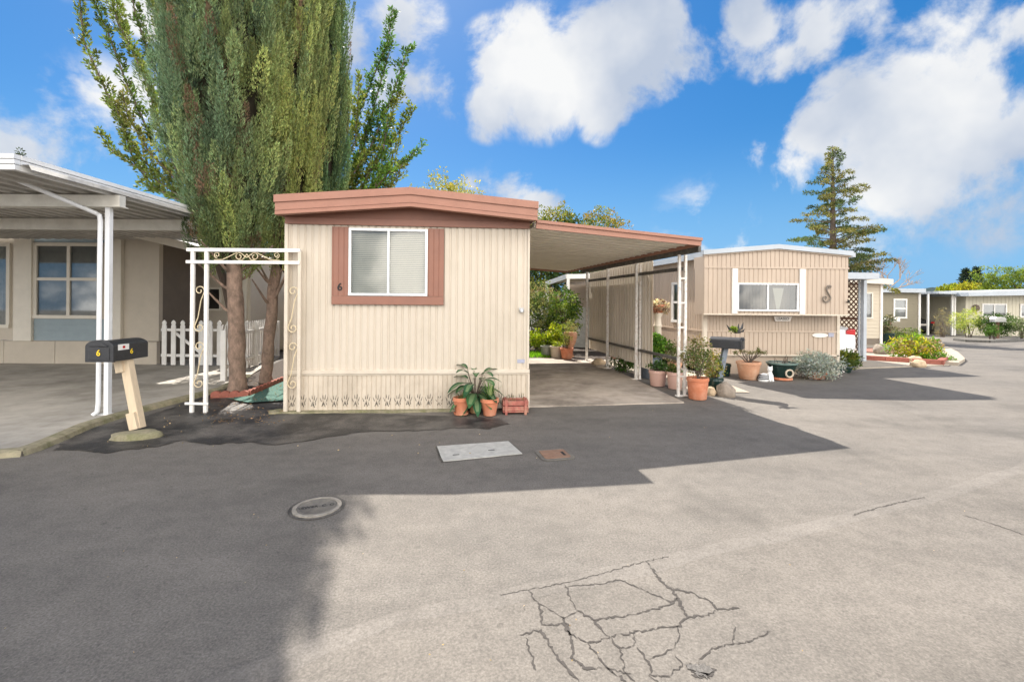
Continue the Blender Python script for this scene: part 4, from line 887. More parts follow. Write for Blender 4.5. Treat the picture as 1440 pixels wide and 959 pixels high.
dp = [P(0, 243.5, 5.4), P(135, 300, PG.y-.03), P(140, 303, PG.y-.06), P(141, 312, PG.y-.06), Vector((PG.x-.04, PG.y-.05, .22)), Vector((PG.x-.045, PG.y-.06, .1)), Vector((PG.x-.075, PG.y-.1, .06))]
dp = [dp[0]+(dp[0]-dp[1])*.3]+dp
MB().tube(dp, .028, 10).build('downpipe', 'whitemetal', c5)

# picket fences
def picket(fr, L, gap=.135, w=.075, h=1.12, z=.07):
    mb = MB(); u = .04
    while u < L-w*.5:
        c = u+w/2
        mb.prism(fr, [(u, z), (u+w, z), (u+w, h-.14), (u+w*.85, h-.11), (u+w, h-.07), (u+w*.82, h-.03), (c, h), (u+w*.18, h-.03), (u, h-.07), (u+w*.15, h-.11), (u, h-.14)], .02, .042); u += gap
    return mb
fa = Frame((P(227, 480, 10.7).x, 10.7), (-5.92, 10.7)); t = thing('picket_fence', 'white picket gate section facing the driveway with a diagonal brace', 'fence', fa.pt(1, 0, 0))
picket(fa, fa.L, gap=.215, w=.105).build('pickets', 'white', t)
mb = MB(); mb.fb(fa, 0, fa.L, -.02, .02, .26, .32); mb.fb(fa, 0, fa.L, -.02, .02, .86, .92); mb.build('rail', 'white', t); MB().bar(fa.pt(.25, 0, .88), fa.pt(1.0, 0, .3), .03, .06).build('brace', 'white', t)
fb_ = Frame((-6.55, 12.7), (-5.55, 8.75)); t = thing('picket_fence', 'white picket fence running back behind the cypress trunks', 'fence', fb_.pt(1, 0, 0))
picket(fb_, fb_.L, gap=.17, w=.085).build('pickets', 'white', t)
mb = MB(); mb.fb(fb_, 0, fb_.L, -.02, .02, .26, .32); mb.fb(fb_, 0, fb_.L, -.02, .02, .86, .92); mb.build('rail', 'white', t)
for u in (.0, 2.0, fb_.L): MB().fb(fb_, u-.045, u+.045, -.06, .03, .02, 1.02).build('post', 'white', t, .003)
# small tan shed behind the fence
fs_ = Frame((P(352, 480, 15).x, 15.0), (P(405, 480, 15).x+1.5, 15.0)); t = thing('shed', 'tan lap sided shed wall glimpsed between the cypress trunks', 'shed', fs_.pt(1, 0, gz(15)))
MB().corr(fs_, 0, fs_.L, gz(15), 1.75, 0, pitch=.16, depth=.014, horiz=True).fb(fs_, 0, fs_.L, -2.5, -.04, gz(15), 1.75).build('wall', 'cap3', t); MB().fb(fs_, -.15, fs_.L, -2.6, .15, 1.78, 1.86).build('roof', 'white', t)

# garden arbor in white iron
fg = Frame((G(268, 580).x, 6.44), (G(424, 579).x, 6.44)); LA = fg.L
ar = thing('garden_arbor', 'white metal garden arbor with wrought iron scrolls joined to the cream home', 'arbor', fg.pt(.1, 0, 0))
uA = [0.03, f5.px(0, 0)[0]*0+.225, fg.px(402.5, 470)[0], fg.px(421, 470)[0]]
for i, u in enumerate(uA): MB().fb(fg, u-.024, u+.024, -.02, .02, .0, 2.28).build('post', 'white' if i < 2 else 'creamtrim', ar, .004)
mb = MB(); mb.fb(fg, -.05, LA+.02, -.026, .026, 2.28, 2.33); mb.build('top_rail', 'white', ar, .004)
mb = MB(); mb.fb(fg, -.05, LA+.02, .022, .034, 2.11, 2.155); mb.build('cross_rail', 'white', ar, .003); mb = MB(); mb.fb(fg, -.05, .28, .022, .034, .12, .155); mb.build('cross_rail', 'white', ar, .003)
def spiral(fr, cu, cz, r, a0, turns, sgn, v=0):
    return [fr.pt(cu+r*(1-.72*k/22)*math.cos(a0+sgn*turns*2*PI*k/22), v, cz+r*(1-.72*k/22)*math.sin(a0+sgn*turns*2*PI*k/22)) for k in range(23)]
mb = MB()
cxm = (uA[1]+uA[2])/2
for sg in (-1, 1):
    mb.tube([fg.pt(cxm, 0, 2.2)]+[fg.pt(cxm+sg*.11+.055*(1-.6*k/18)*math.cos(R(130 if sg > 0 else 50)-sg*k*R(22)), 0, 2.215+.055*(1-.6*k/18)*math.sin(R(130 if sg > 0 else 50)-sg*k*R(22))) for k in range(19)], .006, 6)
    mb.tube([fg.pt(cxm, 0, 2.25), fg.pt(cxm+sg*.06, 0, 2.17), fg.pt(cxm+sg*.12, 0, 2.16)], .006, 6)
    mb.tube([fg.pt(cxm+sg*.14, 0, 2.27), fg.pt(cxm+sg*.34, 0, 2.17), fg.pt(cxm+sg*.46, 0, 2.165)], .006, 6)
    mb.tube(spiral(fg, cxm+sg*.42, 2.235, .045, R(-90), 1.3, sg), .006, 6)
mb.build('top_scrolls', 'iron', ar)
for cu, m in (((uA[0]+uA[1])/2, 'iron'), ((uA[2]+uA[3])/2, 'iron')):
    mb = MB()
    for zc in (1.47, .68):
        w = .07
        a = spiral(fg, cu-.0, zc+.26, w, R(-20), 1.15, 1); b = spiral(fg, cu+.0, zc-.26, w, R(160), 1.15, 1)
        mb.tube(a[::-1]+[fg.pt(cu+.02, 0, zc+.12), fg.pt(cu-.02, 0, zc-.12)]+b, .007, 6)
    mb.build('side_scrolls', m, ar)

# scalloped terracotta edging
def make_edge(a, b, label):
    t = Frame(a, b); o = thing('garden_edging', label, 'edging', t.pt(t.L/2, 0, 0), 'terracotta edging round the tree bed'); mb = MB(); n = max(1, round(t.L/.14)); w = t.L/n
    for i in range(n): mb.prism(t, [(i*w, 0)]+[(i*w+w/2-w/2*math.cos(R(180)*k/8), .07+.045*math.sin(R(180)*k/8)) for k in range(9)]+[((i+1)*w, 0)], -.03, .03)
    mb.build('scallops', 'brick', o)
make_edge(G(297, 560), G(350, 558.5), 'scalloped terracotta edging in front of the big cypress trunk')
make_edge(G(350, 558), G(399, 537), 'scalloped terracotta edging running back beside the green carpet')

# ================================================================== CYPRESSES
def cypress(label, base, tops, r, zlo, zhi, cols, nplume, seed, trunk_r, bias=None, strand=.0, flare=2.6):
    t = thing('cypress_tree', label, 'cypress', base, 'cypress trees left of the cream home')
    rnd = random.Random(seed); cx, cy = tops
    pts = [Vector(base), Vector((base[0]+(cx-base[0])*.15, base[1]+(cy-base[1])*.15, .8)), Vector((base[0]*.6+cx*.4, base[1]*.6+cy*.4, 1.8)), Vector((cx, cy, 3.2)), Vector((cx, cy, zhi-.6))]
    mb = MB(); fine = []; rr = []
    for i in range(len(pts)-1):
        for k in range(5): s = k/5; fine.append(pts[i].lerp(pts[i+1], s)+Vector((rnd.uniform(-.012, .012), rnd.uniform(-.012, .012), 0)))
    for p in fine: rr.append(trunk_r*(1.25 if p.z < .1 else 1.0 if p.z < 2.5 else .6)*rnd.uniform(.93, 1.07)*(1-.05*p.z)+.01)
    mb.tube(fine, rr, 14)
    for _ in range(7):
        a = rnd.uniform(0, 2*PI); z = rnd.uniform(1.3, 2.4); p = pts[1].lerp(pts[2], (z-.8)/1.0) if z < 1.8 else pts[2].lerp(pts[3], (z-1.8)/1.4); mb.tube([p, p+Vector((math.cos(a)*trunk_r*1.5, math.sin(a)*trunk_r*1.5, .1)), p+Vector((math.cos(a)*r*.6, math.sin(a)*r*.6, .5))], [.035, .025, .01], 6)
    mb.build('trunk', 'bark', t)
    # core of dry brown inner twigs, darkened to put shade between the plumes
    prof = lambda z: r*(.34+.66*min(1, max(0, (z-zlo)/flare))**.8)*(1-.55*max(0, (z-zhi*.55)/(zhi*.45))**1.3)
    vs = []; fs = []; nz_, na = 26, 20
    for i in range(nz_):
        z = zlo+.12+(zhi-zlo-.3)*i/(nz_-1)
        for k in range(na):
            a = 2*PI*k/na; q = prof(z)*.54*(1+.25*noise.noise(Vector((math.cos(a)*2, math.sin(a)*2, z*1.4+seed)))); q *= .05 if i in (0, nz_-1) else 1
            vs.append((cx+q*math.cos(a), cy+q*math.sin(a), z))
    fs = [(i*na+k, i*na+(k+1) % na, (i+1)*na+(k+1) % na, (i+1)*na+k) for i in range(nz_-1) for k in range(na)]
    packs = []
    for i in range(nplume):
        a = rnd.uniform(0, 2*PI); z = zlo+(zhi-zlo-.4)*rnd.random()**.85
        if math.sin(a) > .5 and rnd.random() < .55: a = -a     # fewer where nothing can be seen from the road
        lump = 1+.26*noise.noise(Vector((math.cos(a)*2.6, math.sin(a)*2.6, z*1.1+seed*3)))
        q = prof(z)*(.60+.36*rnd.random())*lump; ln = rnd.uniform(.4, .95)*(1+strand)
        b0 = np.array((cx+q*math.cos(a), cy+q*math.sin(a), z)); lean = rnd.uniform(.0, .38)*(1-strand*.75)
        d = np.array((math.cos(a)*lean+rnd.uniform(-.1, .1), math.sin(a)*lean+rnd.uniform(-.1, .1), 1)); d /= np.linalg.norm(d)
        kk = noise.noise(Vector((math.cos(a)*1.5, math.sin(a)*1.5, z*.7+seed)))*.55+.5; kk = min(1, max(0, kk+(bias(a, z) if bias else 0)+rnd.uniform(-.25, .25)))
        col = (np.array(cols[0])*(1-kk)+np.array(cols[1])*kk)*rnd.uniform(.5, 1.5)
        if rnd.random() < .04: col = np.array((.20, .14, .09))*rnd.uniform(.7, 1.2)
        R0 = rnd.uniform(.07, .14)*(1-.4*strand); far_ = z > 7.6; n = int((900 if far_ else 4200)*ln*R0)
        u = RNG.random(n)**.85; rr_ = R0*np.sin(PI*np.clip(u*.78+.2, 0, 1))**.8*(1-.25*u)     # flame shaped spray
        qv = RNG.normal(size=(n, 3)); qv = unit(qv-d*np.sum(qv*d, 1, keepdims=True))
        p_ = b0+d*(u*ln)[:, None]+qv*(rr_*(.55+.45*RNG.random(n)))[:, None]
        tt = col*RNG.uniform(.75, 1.3, (n, 1)); tt[:, 0] *= RNG.uniform(.88, 1.2, n)
        packs.append((p_, d*(.9+.6*strand)+qv*.5+RNG.normal(size=(n, 3))*.12, .052*(2.2 if far_ else 1)*RNG.uniform(.6, 1.4, n), .014*(2.2 if far_ else 1)*RNG.uniform(.7, 1.2, n), tt))
    leaf_obj('crown', packs, 'cyp', t, extra=(vs, fs, np.array((.04, .034, .024))))
    return t
gB = (.13, .20, .115); gY = (.31, .36, .11); gD = (.085, .16, .075)
b1 = G(334.5, 552); b2_ = G(373.6, 539.5); b3_ = Vector((-4.42, 9.1, .0))
cypress('thickest cypress with grey green tufted crown nearest the arbor', b1, (-4.96, 8.0), 1.02, 1.92, 10.5, (gB, gY), 1050, 1, .125, bias=lambda a, z: .25*math.cos(a)-.30)
cypress('slimmer cypress with yellow green stranded crown behind the first', b2_, (-4.38, 8.75), .76, 2.0, 11.5, (gB, gY), 800, 2, .095, bias=lambda a, z: .38, strand=.6)
cypress('rearmost cypress with dark drooping strands against the cream roof', b3_, (-4.12, 9.7), .60, 2.0, 8.6, (gD, gY), 430, 3, .07, bias=lambda a, z: -.2, strand=.8)

# open spreading conifers
def spreading(label, base, fork, branches, cols, zj, seed, sc=1.0, low=()):
    t = thing('juniper_tree', label, 'conifer', base); rnd = random.Random(seed)
    mb = MB(); mb.tube([base, base.lerp(fork, .5)+Vector((.05, 0, .1)), fork], [.11, .09, .07], 8); packs = []
    for br in branches:
        dz = rnd.uniform(-zj, zj); pts = [P(x, y, fork.y+dz*(i+1)/len(br)) for i, (x, y) in enumerate(br)]
        pts = [fork]+pts
        mb.tube(pts, [.026*(1-.8*i/(len(pts)-1))+.005 for i in range(len(pts))], 6)
        col = cols[rnd.randrange(len(cols))]
        for i in range(1, len(pts)-1):
            seg = (pts[i+1]-pts[i]); m = max(2, int(seg.length/.075))
            for k in range(m):
                p = pts[i]+seg*(k/m); dr = seg.normalized(); side = Vector((rnd.gauss(0, 1), rnd.gauss(0, 1), rnd.gauss(0, .5))).normalized()
                ln = rnd.uniform(.12, .42)*sc*(1-.35*i/len(pts)); q = p+(dr*.75+side*.6+Vector((0, 0, .2))).normalized()*ln
                packs.append(along([p, p.lerp(q, .6), q], .06*sc, int(22*sc), .095, .045, np.array(col)*rnd.uniform(.7, 1.3), .2, .3, .025))
    for c_, r_ in low: packs += clumps(c_, r_, 90, .2, 40, .085, .04, cols, .9, .3)
    mb.build('trunk', 'bark2', t); leaf_obj('crown', packs, 'leaf', t); return t
jg = [(.13, .17, .05), (.10, .15, .045), (.19, .20, .06)]
LB = [[(260, 280), (190, 215), (150, 130), (118, 60), (112, 0), (108, -60)], [(262, 275), (215, 200), (175, 110), (150, 40), (125, -10)], [(258, 265), (225, 180), (205, 110), (165, 30), (150, -30)], [(262, 282), (200, 240), (160, 215), (137, 185)], [(270, 292), (215, 262), (190, 232), (160, 140)],
      [(265, 200), (215, 90), (190, 20), (180, -40)], [(262, 150), (225, 50), (210, 0)], [(270, 230), (235, 100), (230, 30), (215, -40)], [(265, 284), (230, 270), (205, 268)], [(255, 220), (225, 150), (180, 60), (160, -10)], [(262, 120), (240, 40), (235, -30)], [(250, 255), (210, 215), (180, 165), (172, 130)]]
fkL = P(285, 300, 10.4)
spreading('open yellow green conifer with long bare arching branches left of the cypresses', Vector((P(345, 500, 10.4).x, 10.4, 0)), fkL, LB, jg, .7, 4, 1.0, low=[((-6.75, 11.4, 3.7), (.75, .7, 1.0)), ((-6.5, 11.0, 4.6), (.6, .6, .8))])
rg = [(.09, .17, .035), (.115, .155, .035), (.07, .14, .035), (.16, .2, .05)]
RB = [[(450, 290), (490, 200), (520, 120), (545, 60), (552, 14)], [(470, 280), (520, 210), (550, 140), (575, 65)], [(470, 220), (468, 120), (475, 60), (480, 15)], [(480, 282), (530, 230), (565, 180), (580, 150)], [(490, 286), (540, 255), (575, 222), (588, 208)], [(460, 250), (490, 150), (478, 90)], [(500, 282), (540, 200), (560, 130)],
      [(495, 280), (515, 190), (540, 100), (548, 70)], [(500, 285), (545, 235), (560, 200)], [(505, 285), (530, 262), (550, 240)], [(480, 270), (500, 230), (520, 165)], [(510, 285), (550, 262), (566, 232)], [(470, 285), (500, 240), (515, 215)], [(520, 285), (535, 240), (545, 170)], [(470, 240), (500, 200), (505, 110)]]
fkR = P(470, 320, 12.2)
spreading('bright green open conifer with upswept branches above the cream roof', Vector((P(462, 500, 12.2).x, 12.2, 0)), fkR, RB, rg, .8, 5, 1.25)

# ================================================================== OTHER TREES AND SHRUBS
def tree(name, label, cat, base, crown_c, rad, cols, nc, cr, nl, L, W, m='leaf', tr=.12, group=None, flat=.75, hollow=.4):
    t = thing(name, label, cat, base, group); b = Vector(base); c = Vector(crown_c); mb = MB()
    mb.tube([b, b.lerp(c, .4)+Vector((.1, 0, 0)), c], [tr, tr*.8, tr*.4], 8)
    for k in range(7):
        d = Vector((random.uniform(-1, 1), random.uniform(-1, 1), random.uniform(.1, 1))).normalized(); s = b.lerp(c, random.uniform(.55, .9))
        mb.tube([s, s+Vector((d.x*rad[0]*.4, d.y*rad[1]*.4, d.z*rad[2]*.4)), s+Vector((d.x*rad[0]*.85, d.y*rad[1]*.85, d.z*rad[2]*.85))], [tr*.4, tr*.22, tr*.06], 5)
    mb.build('trunk', 'bark2', t); leaf_obj('crown', clumps(crown_c, rad, nc, cr, nl, L, W, cols, flat, hollow), m, t); return t
def on(x, y, Y): p = P(x, y, Y); return p
def gnd(p): return Vector((p.x, p.y, gz(p.y)))
c = on(632, 285, 24); tree('broadleaf_tree', 'yellow leaved tree showing above the left half of the cream roof', 'tree', gnd(c), c, (1.9, 1.9, 1.75), [(.30, .26, .05), (.22, .22, .05)], 150, .30, 26, .14, .07)
c = on(780, 318, 23); tree('broadleaf_tree', 'olive green tree top right of the cream roof', 'tree', gnd(c), c, (1.35, 1.4, 1.15), [(.12, .14, .03), (.2, .17, .03)], 110, .28, 28, .13, .07)
c = on(848, 322, 24); tree('broadleaf_tree', 'orange tinged tree top above the carport roof', 'tree', gnd(c), c, (1.35, 1.4, 1.0), [(.27, .19, .03), (.15, .15, .03)], 110, .28, 28, .13, .07)
c = on(770, 350, 22); tree('broadleaf_tree', 'dark dense evergreen seen under the carport roof behind the garden', 'tree', gnd(c), c-Vector((0, 0, .9)), (3.6, 1.5, 2.4), [(.03, .06, .02), (.05, .085, .025), (.14, .16, .03)], 560, .42, 34, .17, .09)

# fir
def fir():
    b = G(1173, 478); Y = 25.0; b = Vector((P(1172, 430, Y).x, Y, gz(Y))); top = P(1171, 205, Y)
    t = thing('fir_tree', 'tall layered fir with irregular dark branches above the tan home', 'conifer', b); mb = MB()
    mb.tube([b, b.lerp(top, .5), top], [.28, .16, .02], 8); packs = []; rnd = random.Random(9)
    H_ = top.z
    for i in range(112):
        s = i/111; z = 2.6+(H_-2.75)*s; a = i*2.399+rnd.uniform(-.5, .5)
        L_ = (3.2*(1-s)**.85+.15)*rnd.uniform(.35, 1.1)*(1+.15*math.cos(a))
        p0 = Vector((top.x, top.y, z)); rise = rnd.uniform(-.05, .38)+.3*s
        p1 = p0+Vector((math.cos(a)*L_*.5, math.sin(a)*L_*.5, L_*rise*.55)); p2 = p0+Vector((math.cos(a)*L_, math.sin(a)*L_, L_*(rise-.12)))
        mb.tube([p0, p1, p2], [.035*(1-s)+.01, .02*(1-s)+.006, .004], 5)
        col = np.array((.08, .12, .045) if rnd.random() < .55 else (.19, .19, .06))*rnd.uniform(.75, 1.3)
        for k in range(max(2, int(L_/.13))):
            u = .25+.75*k/max(1, int(L_/.13)); p = (p0.lerp(p1, u*2) if u < .5 else p1.lerp(p2, u*2-1)); sd = Vector((-math.sin(a), math.cos(a), 0))*rnd.choice((-1, 1))
            ln = L_*.28*(1.1-u)+.12; q = p+(sd*.8+Vector((math.cos(a), math.sin(a), rnd.uniform(-.15, .15)))*.6)*ln
            packs.append(along([p, p.lerp(q, .5), q+Vector((0, 0, -.03))], .075, 20, .14, .05, col, .3, .15, .03))
    mb.build('trunk', 'bark2', t); leaf_obj('crown', packs, 'cyp', t)
fir()
c = on(1210, 378, 26); tree('conifer', 'low dark conifer bough mass between the fir and the awning', 'conifer', gnd(c), c, (.9, .9, .45), [(.05, .08, .03), (.1, .1, .03)], 60, .22, 24, .13, .05, m='cyp')
# bare trees
def bare(label, base, h, spread, seed, depth=5, r=.09):
    rnd = random.Random(seed); mb = MB()
    def grow(p, d, l, rr, n):
        q = p+d*l; mb.tube([p, p.lerp(q, .5)+Vector((rnd.uniform(-.05, .05)*l, 0, rnd.uniform(-.03, .05)*l)), q], [rr, rr*.85, rr*.65], 5, cap=False)
        if n == 0: return
        for _ in range(3 if n > 2 else 4):
            e = (d+Vector((rnd.gauss(0, spread), rnd.gauss(0, spread), rnd.gauss(.05, spread*.6)))).normalized(); grow(q, e, l*rnd.uniform(.62, .85), rr*.6, n-1)
    grow(Vector(base), Vector((0, 0, 1)), h, r, depth); o = mb.build('bare_tree', 'twig', origin=base); return tag(o, label, 'tree')
b = on(1258, 440, 33); bare('leafless pale tree rounding above the olive home roof', gnd(b)+Vector((0, 0, 0)), 2.15, .5, 3, 5, .14)
b = on(1013, 440, 26); bare('thin leafless twigs poking above the tan home roof', gnd(b)+Vector((0, 0, 1.6)), 1.15, .25, 8, 3, .04)
# far greens
for x, Yy, yt, w, lab in ((1358, 90, 380, 5, 'dark pointed conifer on the far skyline, left of a pair'), (1373, 92, 378, 6, 'tallest dark pointed conifer of the far pair')):
    top = P(x, yt, Yy); b = gnd(top); t = thing('far_conifer', lab, 'conifer', b); MB().tube([b, top], [.3, .05], 6).build('trunk', 'bark2', t); packs = []
    for i in range(60):
        s = i/60; z = 2+(top.z-2)*s; a = i*2.4; rr = w*.42*(1-s)**.8*random.uniform(.6, 1.1)+.1
        packs.append(along([(top.x, top.y, z), (top.x+rr*math.cos(a), top.y+rr*math.sin(a), z+.1)], .3, 26, .6, .22, (.03, .05, .035), .2, .3))
    leaf_obj('crown', packs, 'cyp', t)
c = on(1340, 408, 70); tree('round_tree', 'yellow green rounded tree beyond the roofs, left of the willow', 'tree', gnd(c), c, (2.1, 2, .9), [(.22, .25, .03)], 70, .5, 26, .35, .2, tr=.2)
c = on(1368, 407, 66); tree('round_tree', 'low golden round tree under the far pair of conifers', 'tree', gnd(c), c, (2.1, 2, .8), [(.27, .26, .03)], 70, .5, 26, .35, .2, tr=.2)
c = on(1432, 402, 48); tree('willow_tree', 'large yellow green willow crown above the far cream home', 'tree', gnd(c), c, (3.9, 3, 1.9), [(.20, .25, .04), (.14, .19, .035), (.09, .14, .03)], 240, .45, 34, .26, .11, tr=.3)
c = on(30, 222, 20); tree('conifer', 'tip of a dark conifer above the left carport roof', 'conifer', gnd(c), c-Vector((0, 0, .5)), (.12, .12, .8), [(.05, .07, .03)], 16, .12, 22, .12, .05, m='cyp')

# ================================================================== FAR HOMES ON THE RIGHT
def lapwall(fr, u0, u1, z0, z1, m, parent, holes=(), pitch=.14, vert=False, name='front_wall'):
    mb = MB()
    def seg(a, b, c, d):
        if b-a > .01 and d-c > .01: mb.corr(fr, a, b, c, d, 0, pitch=pitch, depth=.018, horiz=not vert, groove=.2)
    cur = u0
    for a, b, c, d in holes: seg(cur, a, z0, z1); seg(a, b, z0, c); seg(a, b, d, z1); cur = b
    seg(cur, u1, z0, z1); return mb.build(name, m, parent)
Y3 = 19.9; g3 = gz(Y3)
f3 = Frame((12.2, Y3), (P(1240, 430, Y3).x, Y3+.05)); h3 = thing('mobile_home', 'cream lap sided home partly hidden behind the tan home awning', 'mobile home', f3.pt(2, 0, g3))
w0 = f3.px(1214, 430)[0]; w1 = f3.px(1227, 430)[0]
lapwall(f3, 0, f3.L, g3+.3, 2.5, 'cap3', h3, holes=[(w0, w1, 1.0, 2.15)], pitch=.15); MB().fb(f3, .02, f3.L-.02, -.05, -.01, g3, g3+.3).build('skirting', 'taupedk', h3)
window(f3, w0, w1, 1.0, 2.15, .02, h3, frame_m='trim', fw=.06, split=(), behind='curtain', bm='curtain')
MB().fb(f3, f3.L-.05, f3.L+.05, -.02, .05, g3, 2.5).build('corner_trim', 'white', h3)
MB().fb(f3, f3.L-.03, f3.L, -8, -.04, g3, 2.5).build('side_wall', 'cap3', h3)
MB().prism(f3, [(-.2, 2.62), (f3.L+.25, 2.50), (f3.L+.25, 2.72), (-.2, 2.92)], -8, .35).build('roof', 'trim', h3)
Y4 = 32.5; g4 = gz(Y4)
f4 = Frame((24.0, Y4), (P(1292, 430, Y4).x, Y4)); h4 = thing('mobile_home', 'olive green lap sided home with one small white window', 'mobile home', f4.pt(2.5, 0, g4))
w0, zt = f4.px(1256, 420); w1, zb = f4.px(1275, 448)
lapwall(f4, 0, f4.L, g4, 2.5, 'olive', h4, holes=[(w0, w1, zb, zt)], pitch=.19)
window(f4, w0, w1, zb, zt, .03, h4, frame_m='white', fw=.11, split=(), rows=(.5,), behind='curtain', bm='curtain')
MB().fb(f4, f4.L-.06, f4.L+.1, -.02, .06, g4, 2.5).build('corner_trim', 'white', h4)
MB().fb(f4, f4.L-.03, f4.L, -9, -.04, g4, 2.5).build('side_wall', 'olive', h4)
MB().fb(f4, -.3, f4.L+.15, -9, .4, 2.5, 2.78).build('roof', 'roofgrey', h4)
Yc = 33.0; gc = gz(Yc)
cx0 = P(1293, 430, Yc).x; cx1 = P(1362, 430, Yc).x
cf = thing('carport', 'flat pale carport between the olive home and the far cream home', 'carport', Vector(((cx0+cx1)/2, Yc, gc)))
MB().hexa([(cx0, 31.5, 2.42), (cx1, 31.5, 2.34), (cx1, 38, 2.34), (cx0, 38, 2.42), (cx0, 31.5, 2.60), (cx1, 31.5, 2.56), (cx1, 38, 2.56), (cx0, 38, 2.60)]).build('roof_deck', 'roofgrey', cf)
for x in (1305, 1339, 1342.5): p = P(x, 430, 31.8); MB().box((p.x, 31.8, (2.4+gc)/2), (.1, .1, 2.38-gc)).build('post', 'white', cf)
fw = Frame((cx0-.5, 38), (cx1+2, 38)); hw = thing('mobile_home', 'off white ribbed home wall at the back of the far carport', 'mobile home', fw.pt(2, 0, gz(38)))
w0, zt = fw.px(1325, 428); w1, zb = fw.px(1346, 446)
lapwall(fw, 0, fw.L, gz(38), 2.55, 'farwhite', hw, holes=[(w0, w1, zb, zt)], pitch=.3, vert=True); window(fw, w0, w1, zb, zt, .03, hw, frame_m='alu', fw=.07, behind='curtain', bm='curtain'); MB().fb(fw, 0, fw.L, -5, .3, 2.56, 2.7).build('roof', 'roofgrey', hw)
MB().fb(fw, 0, fw.px(1306, 430)[0], .03, .05, gz(38), 2.4).build('dark_doorway', 'taupedk', hw)
Y6 = 31.5; g6_ = gz(Y6)
ff = Frame((P(1358, 430, Y6).x, Y6), (46, Y6)); hf = thing('mobile_home', 'pale cream home with a long low roof at the right edge', 'mobile home', ff.pt(3, 0, g6_))
w0, zt = ff.px(1380.5, 427); w1, zb = ff.px(1415, 446); v0 = ff.px(1434, 430)[0]
lapwall(ff, 0, ff.L, g6_, 2.35, 'farcream', hf, holes=[(w0, w1, zb, zt), (v0, v0+2.2, zb, zt)], pitch=.25, vert=True)
window(ff, w0, w1, zb, zt, .03, hf, frame_m='white', fw=.08, behind='curtain', bm='curtain', glass='glassdk'); window(ff, v0, v0+2.2, zb, zt, .03, hf, frame_m='white', fw=.08, behind='curtain', bm='curtain')
MB().fb(ff, 0, .03, -8, -.04, g6_, 2.35).build('side_wall', 'farcream', hf)
ae = ff.px(1440, 408)[0]
MB().prism(ff, [(-.6, 2.25), (ae+3, 2.42), (ff.L, 2.42), (ff.L, 2.7), (ae+2, 2.85), (-.6, 2.5)], -8, .8).build('roof', 'roofgrey', hf)
uu, zz = ff.px(1371, 433); MB().lathe(ff.pt(uu, .06, zz-.25), [(.05, 0), (.25, .1), (.28, .25), (.2, .42), (.05, .48)], 12, sy=.4).build('wall_wreath', 'bark2', hf)

# ================================================================== POTS AND PLANTS
def pot_prof(r0, r1, h, rim=.03, rimh=.05):
    return [(r0*.96, 0), (r0, .008), (r1*.93, h-rimh), (r1*.93+rim*.5, h-rimh+.006), (r1, h-rimh*.5), (r1, h-.006), (r1-.006, h), (r1*.86, h), (r1*.82, h-.04), (.01, h-.045)]
def potted(x, y, rtop, h, potm, label, foliage=None, taper=.68, soil=True, saucer=False, group=None, ring=False, name='potted_plant', rim=.03, loc=None, lobes=None):
    g = loc if loc is not None else G(x, y); g = Vector((g[0], g[1], g[2]+.012)); t = thing(name, label, 'potted plant' if foliage else 'pot', g, group)
    zo = .0
    if saucer: MB().lathe(g, [(rtop*.7, 0), (rtop*.84, .008), (rtop*.9, .035), (rtop*.86, .038), (rtop*.78, .012)], 28).build('saucer', potm, t); zo = .012
    MB().lathe(g+Vector((0, 0, zo)), pot_prof(rtop*taper, rtop, h, rim, min(.06, h*.22)), 32).build('pot', potm, t)
    MB().lathe(g+Vector((0, 0, zo+h-.047)), [(rtop*.82, 0), (rtop*.8, .012), (.01, .018)], 20).build('soil', 'soil', t)
    if foliage: foliage(t, g+Vector((0, 0, zo+h-.03)))
    return t
def fol(rad, cols, nc, cr, nl, L, W, dz=None, m='leaf', hollow=.2, stems=5, flat=.8):
    def f(t, p):
        c = p+Vector((0, 0, rad[2] if dz is None else dz)); mb = MB()
        for _ in range(stems):
            q = c+Vector((random.uniform(-.6, .6)*rad[0], random.uniform(-.6, .6)*rad[1], random.uniform(-.3, .5)*rad[2])); mb.tube([p+Vector((random.uniform(-.02, .02), random.uniform(-.02, .02), -.02)), p.lerp(q, .5)+Vector((random.uniform(-.03, .03), 0, .02)), q], [.009, .007, .004], 5)
        mb.build('stem', 'bark2', t); leaf_obj('foliage', clumps(c, rad, nc, cr, nl, L, W, cols, flat, hollow), m, t)
    return f
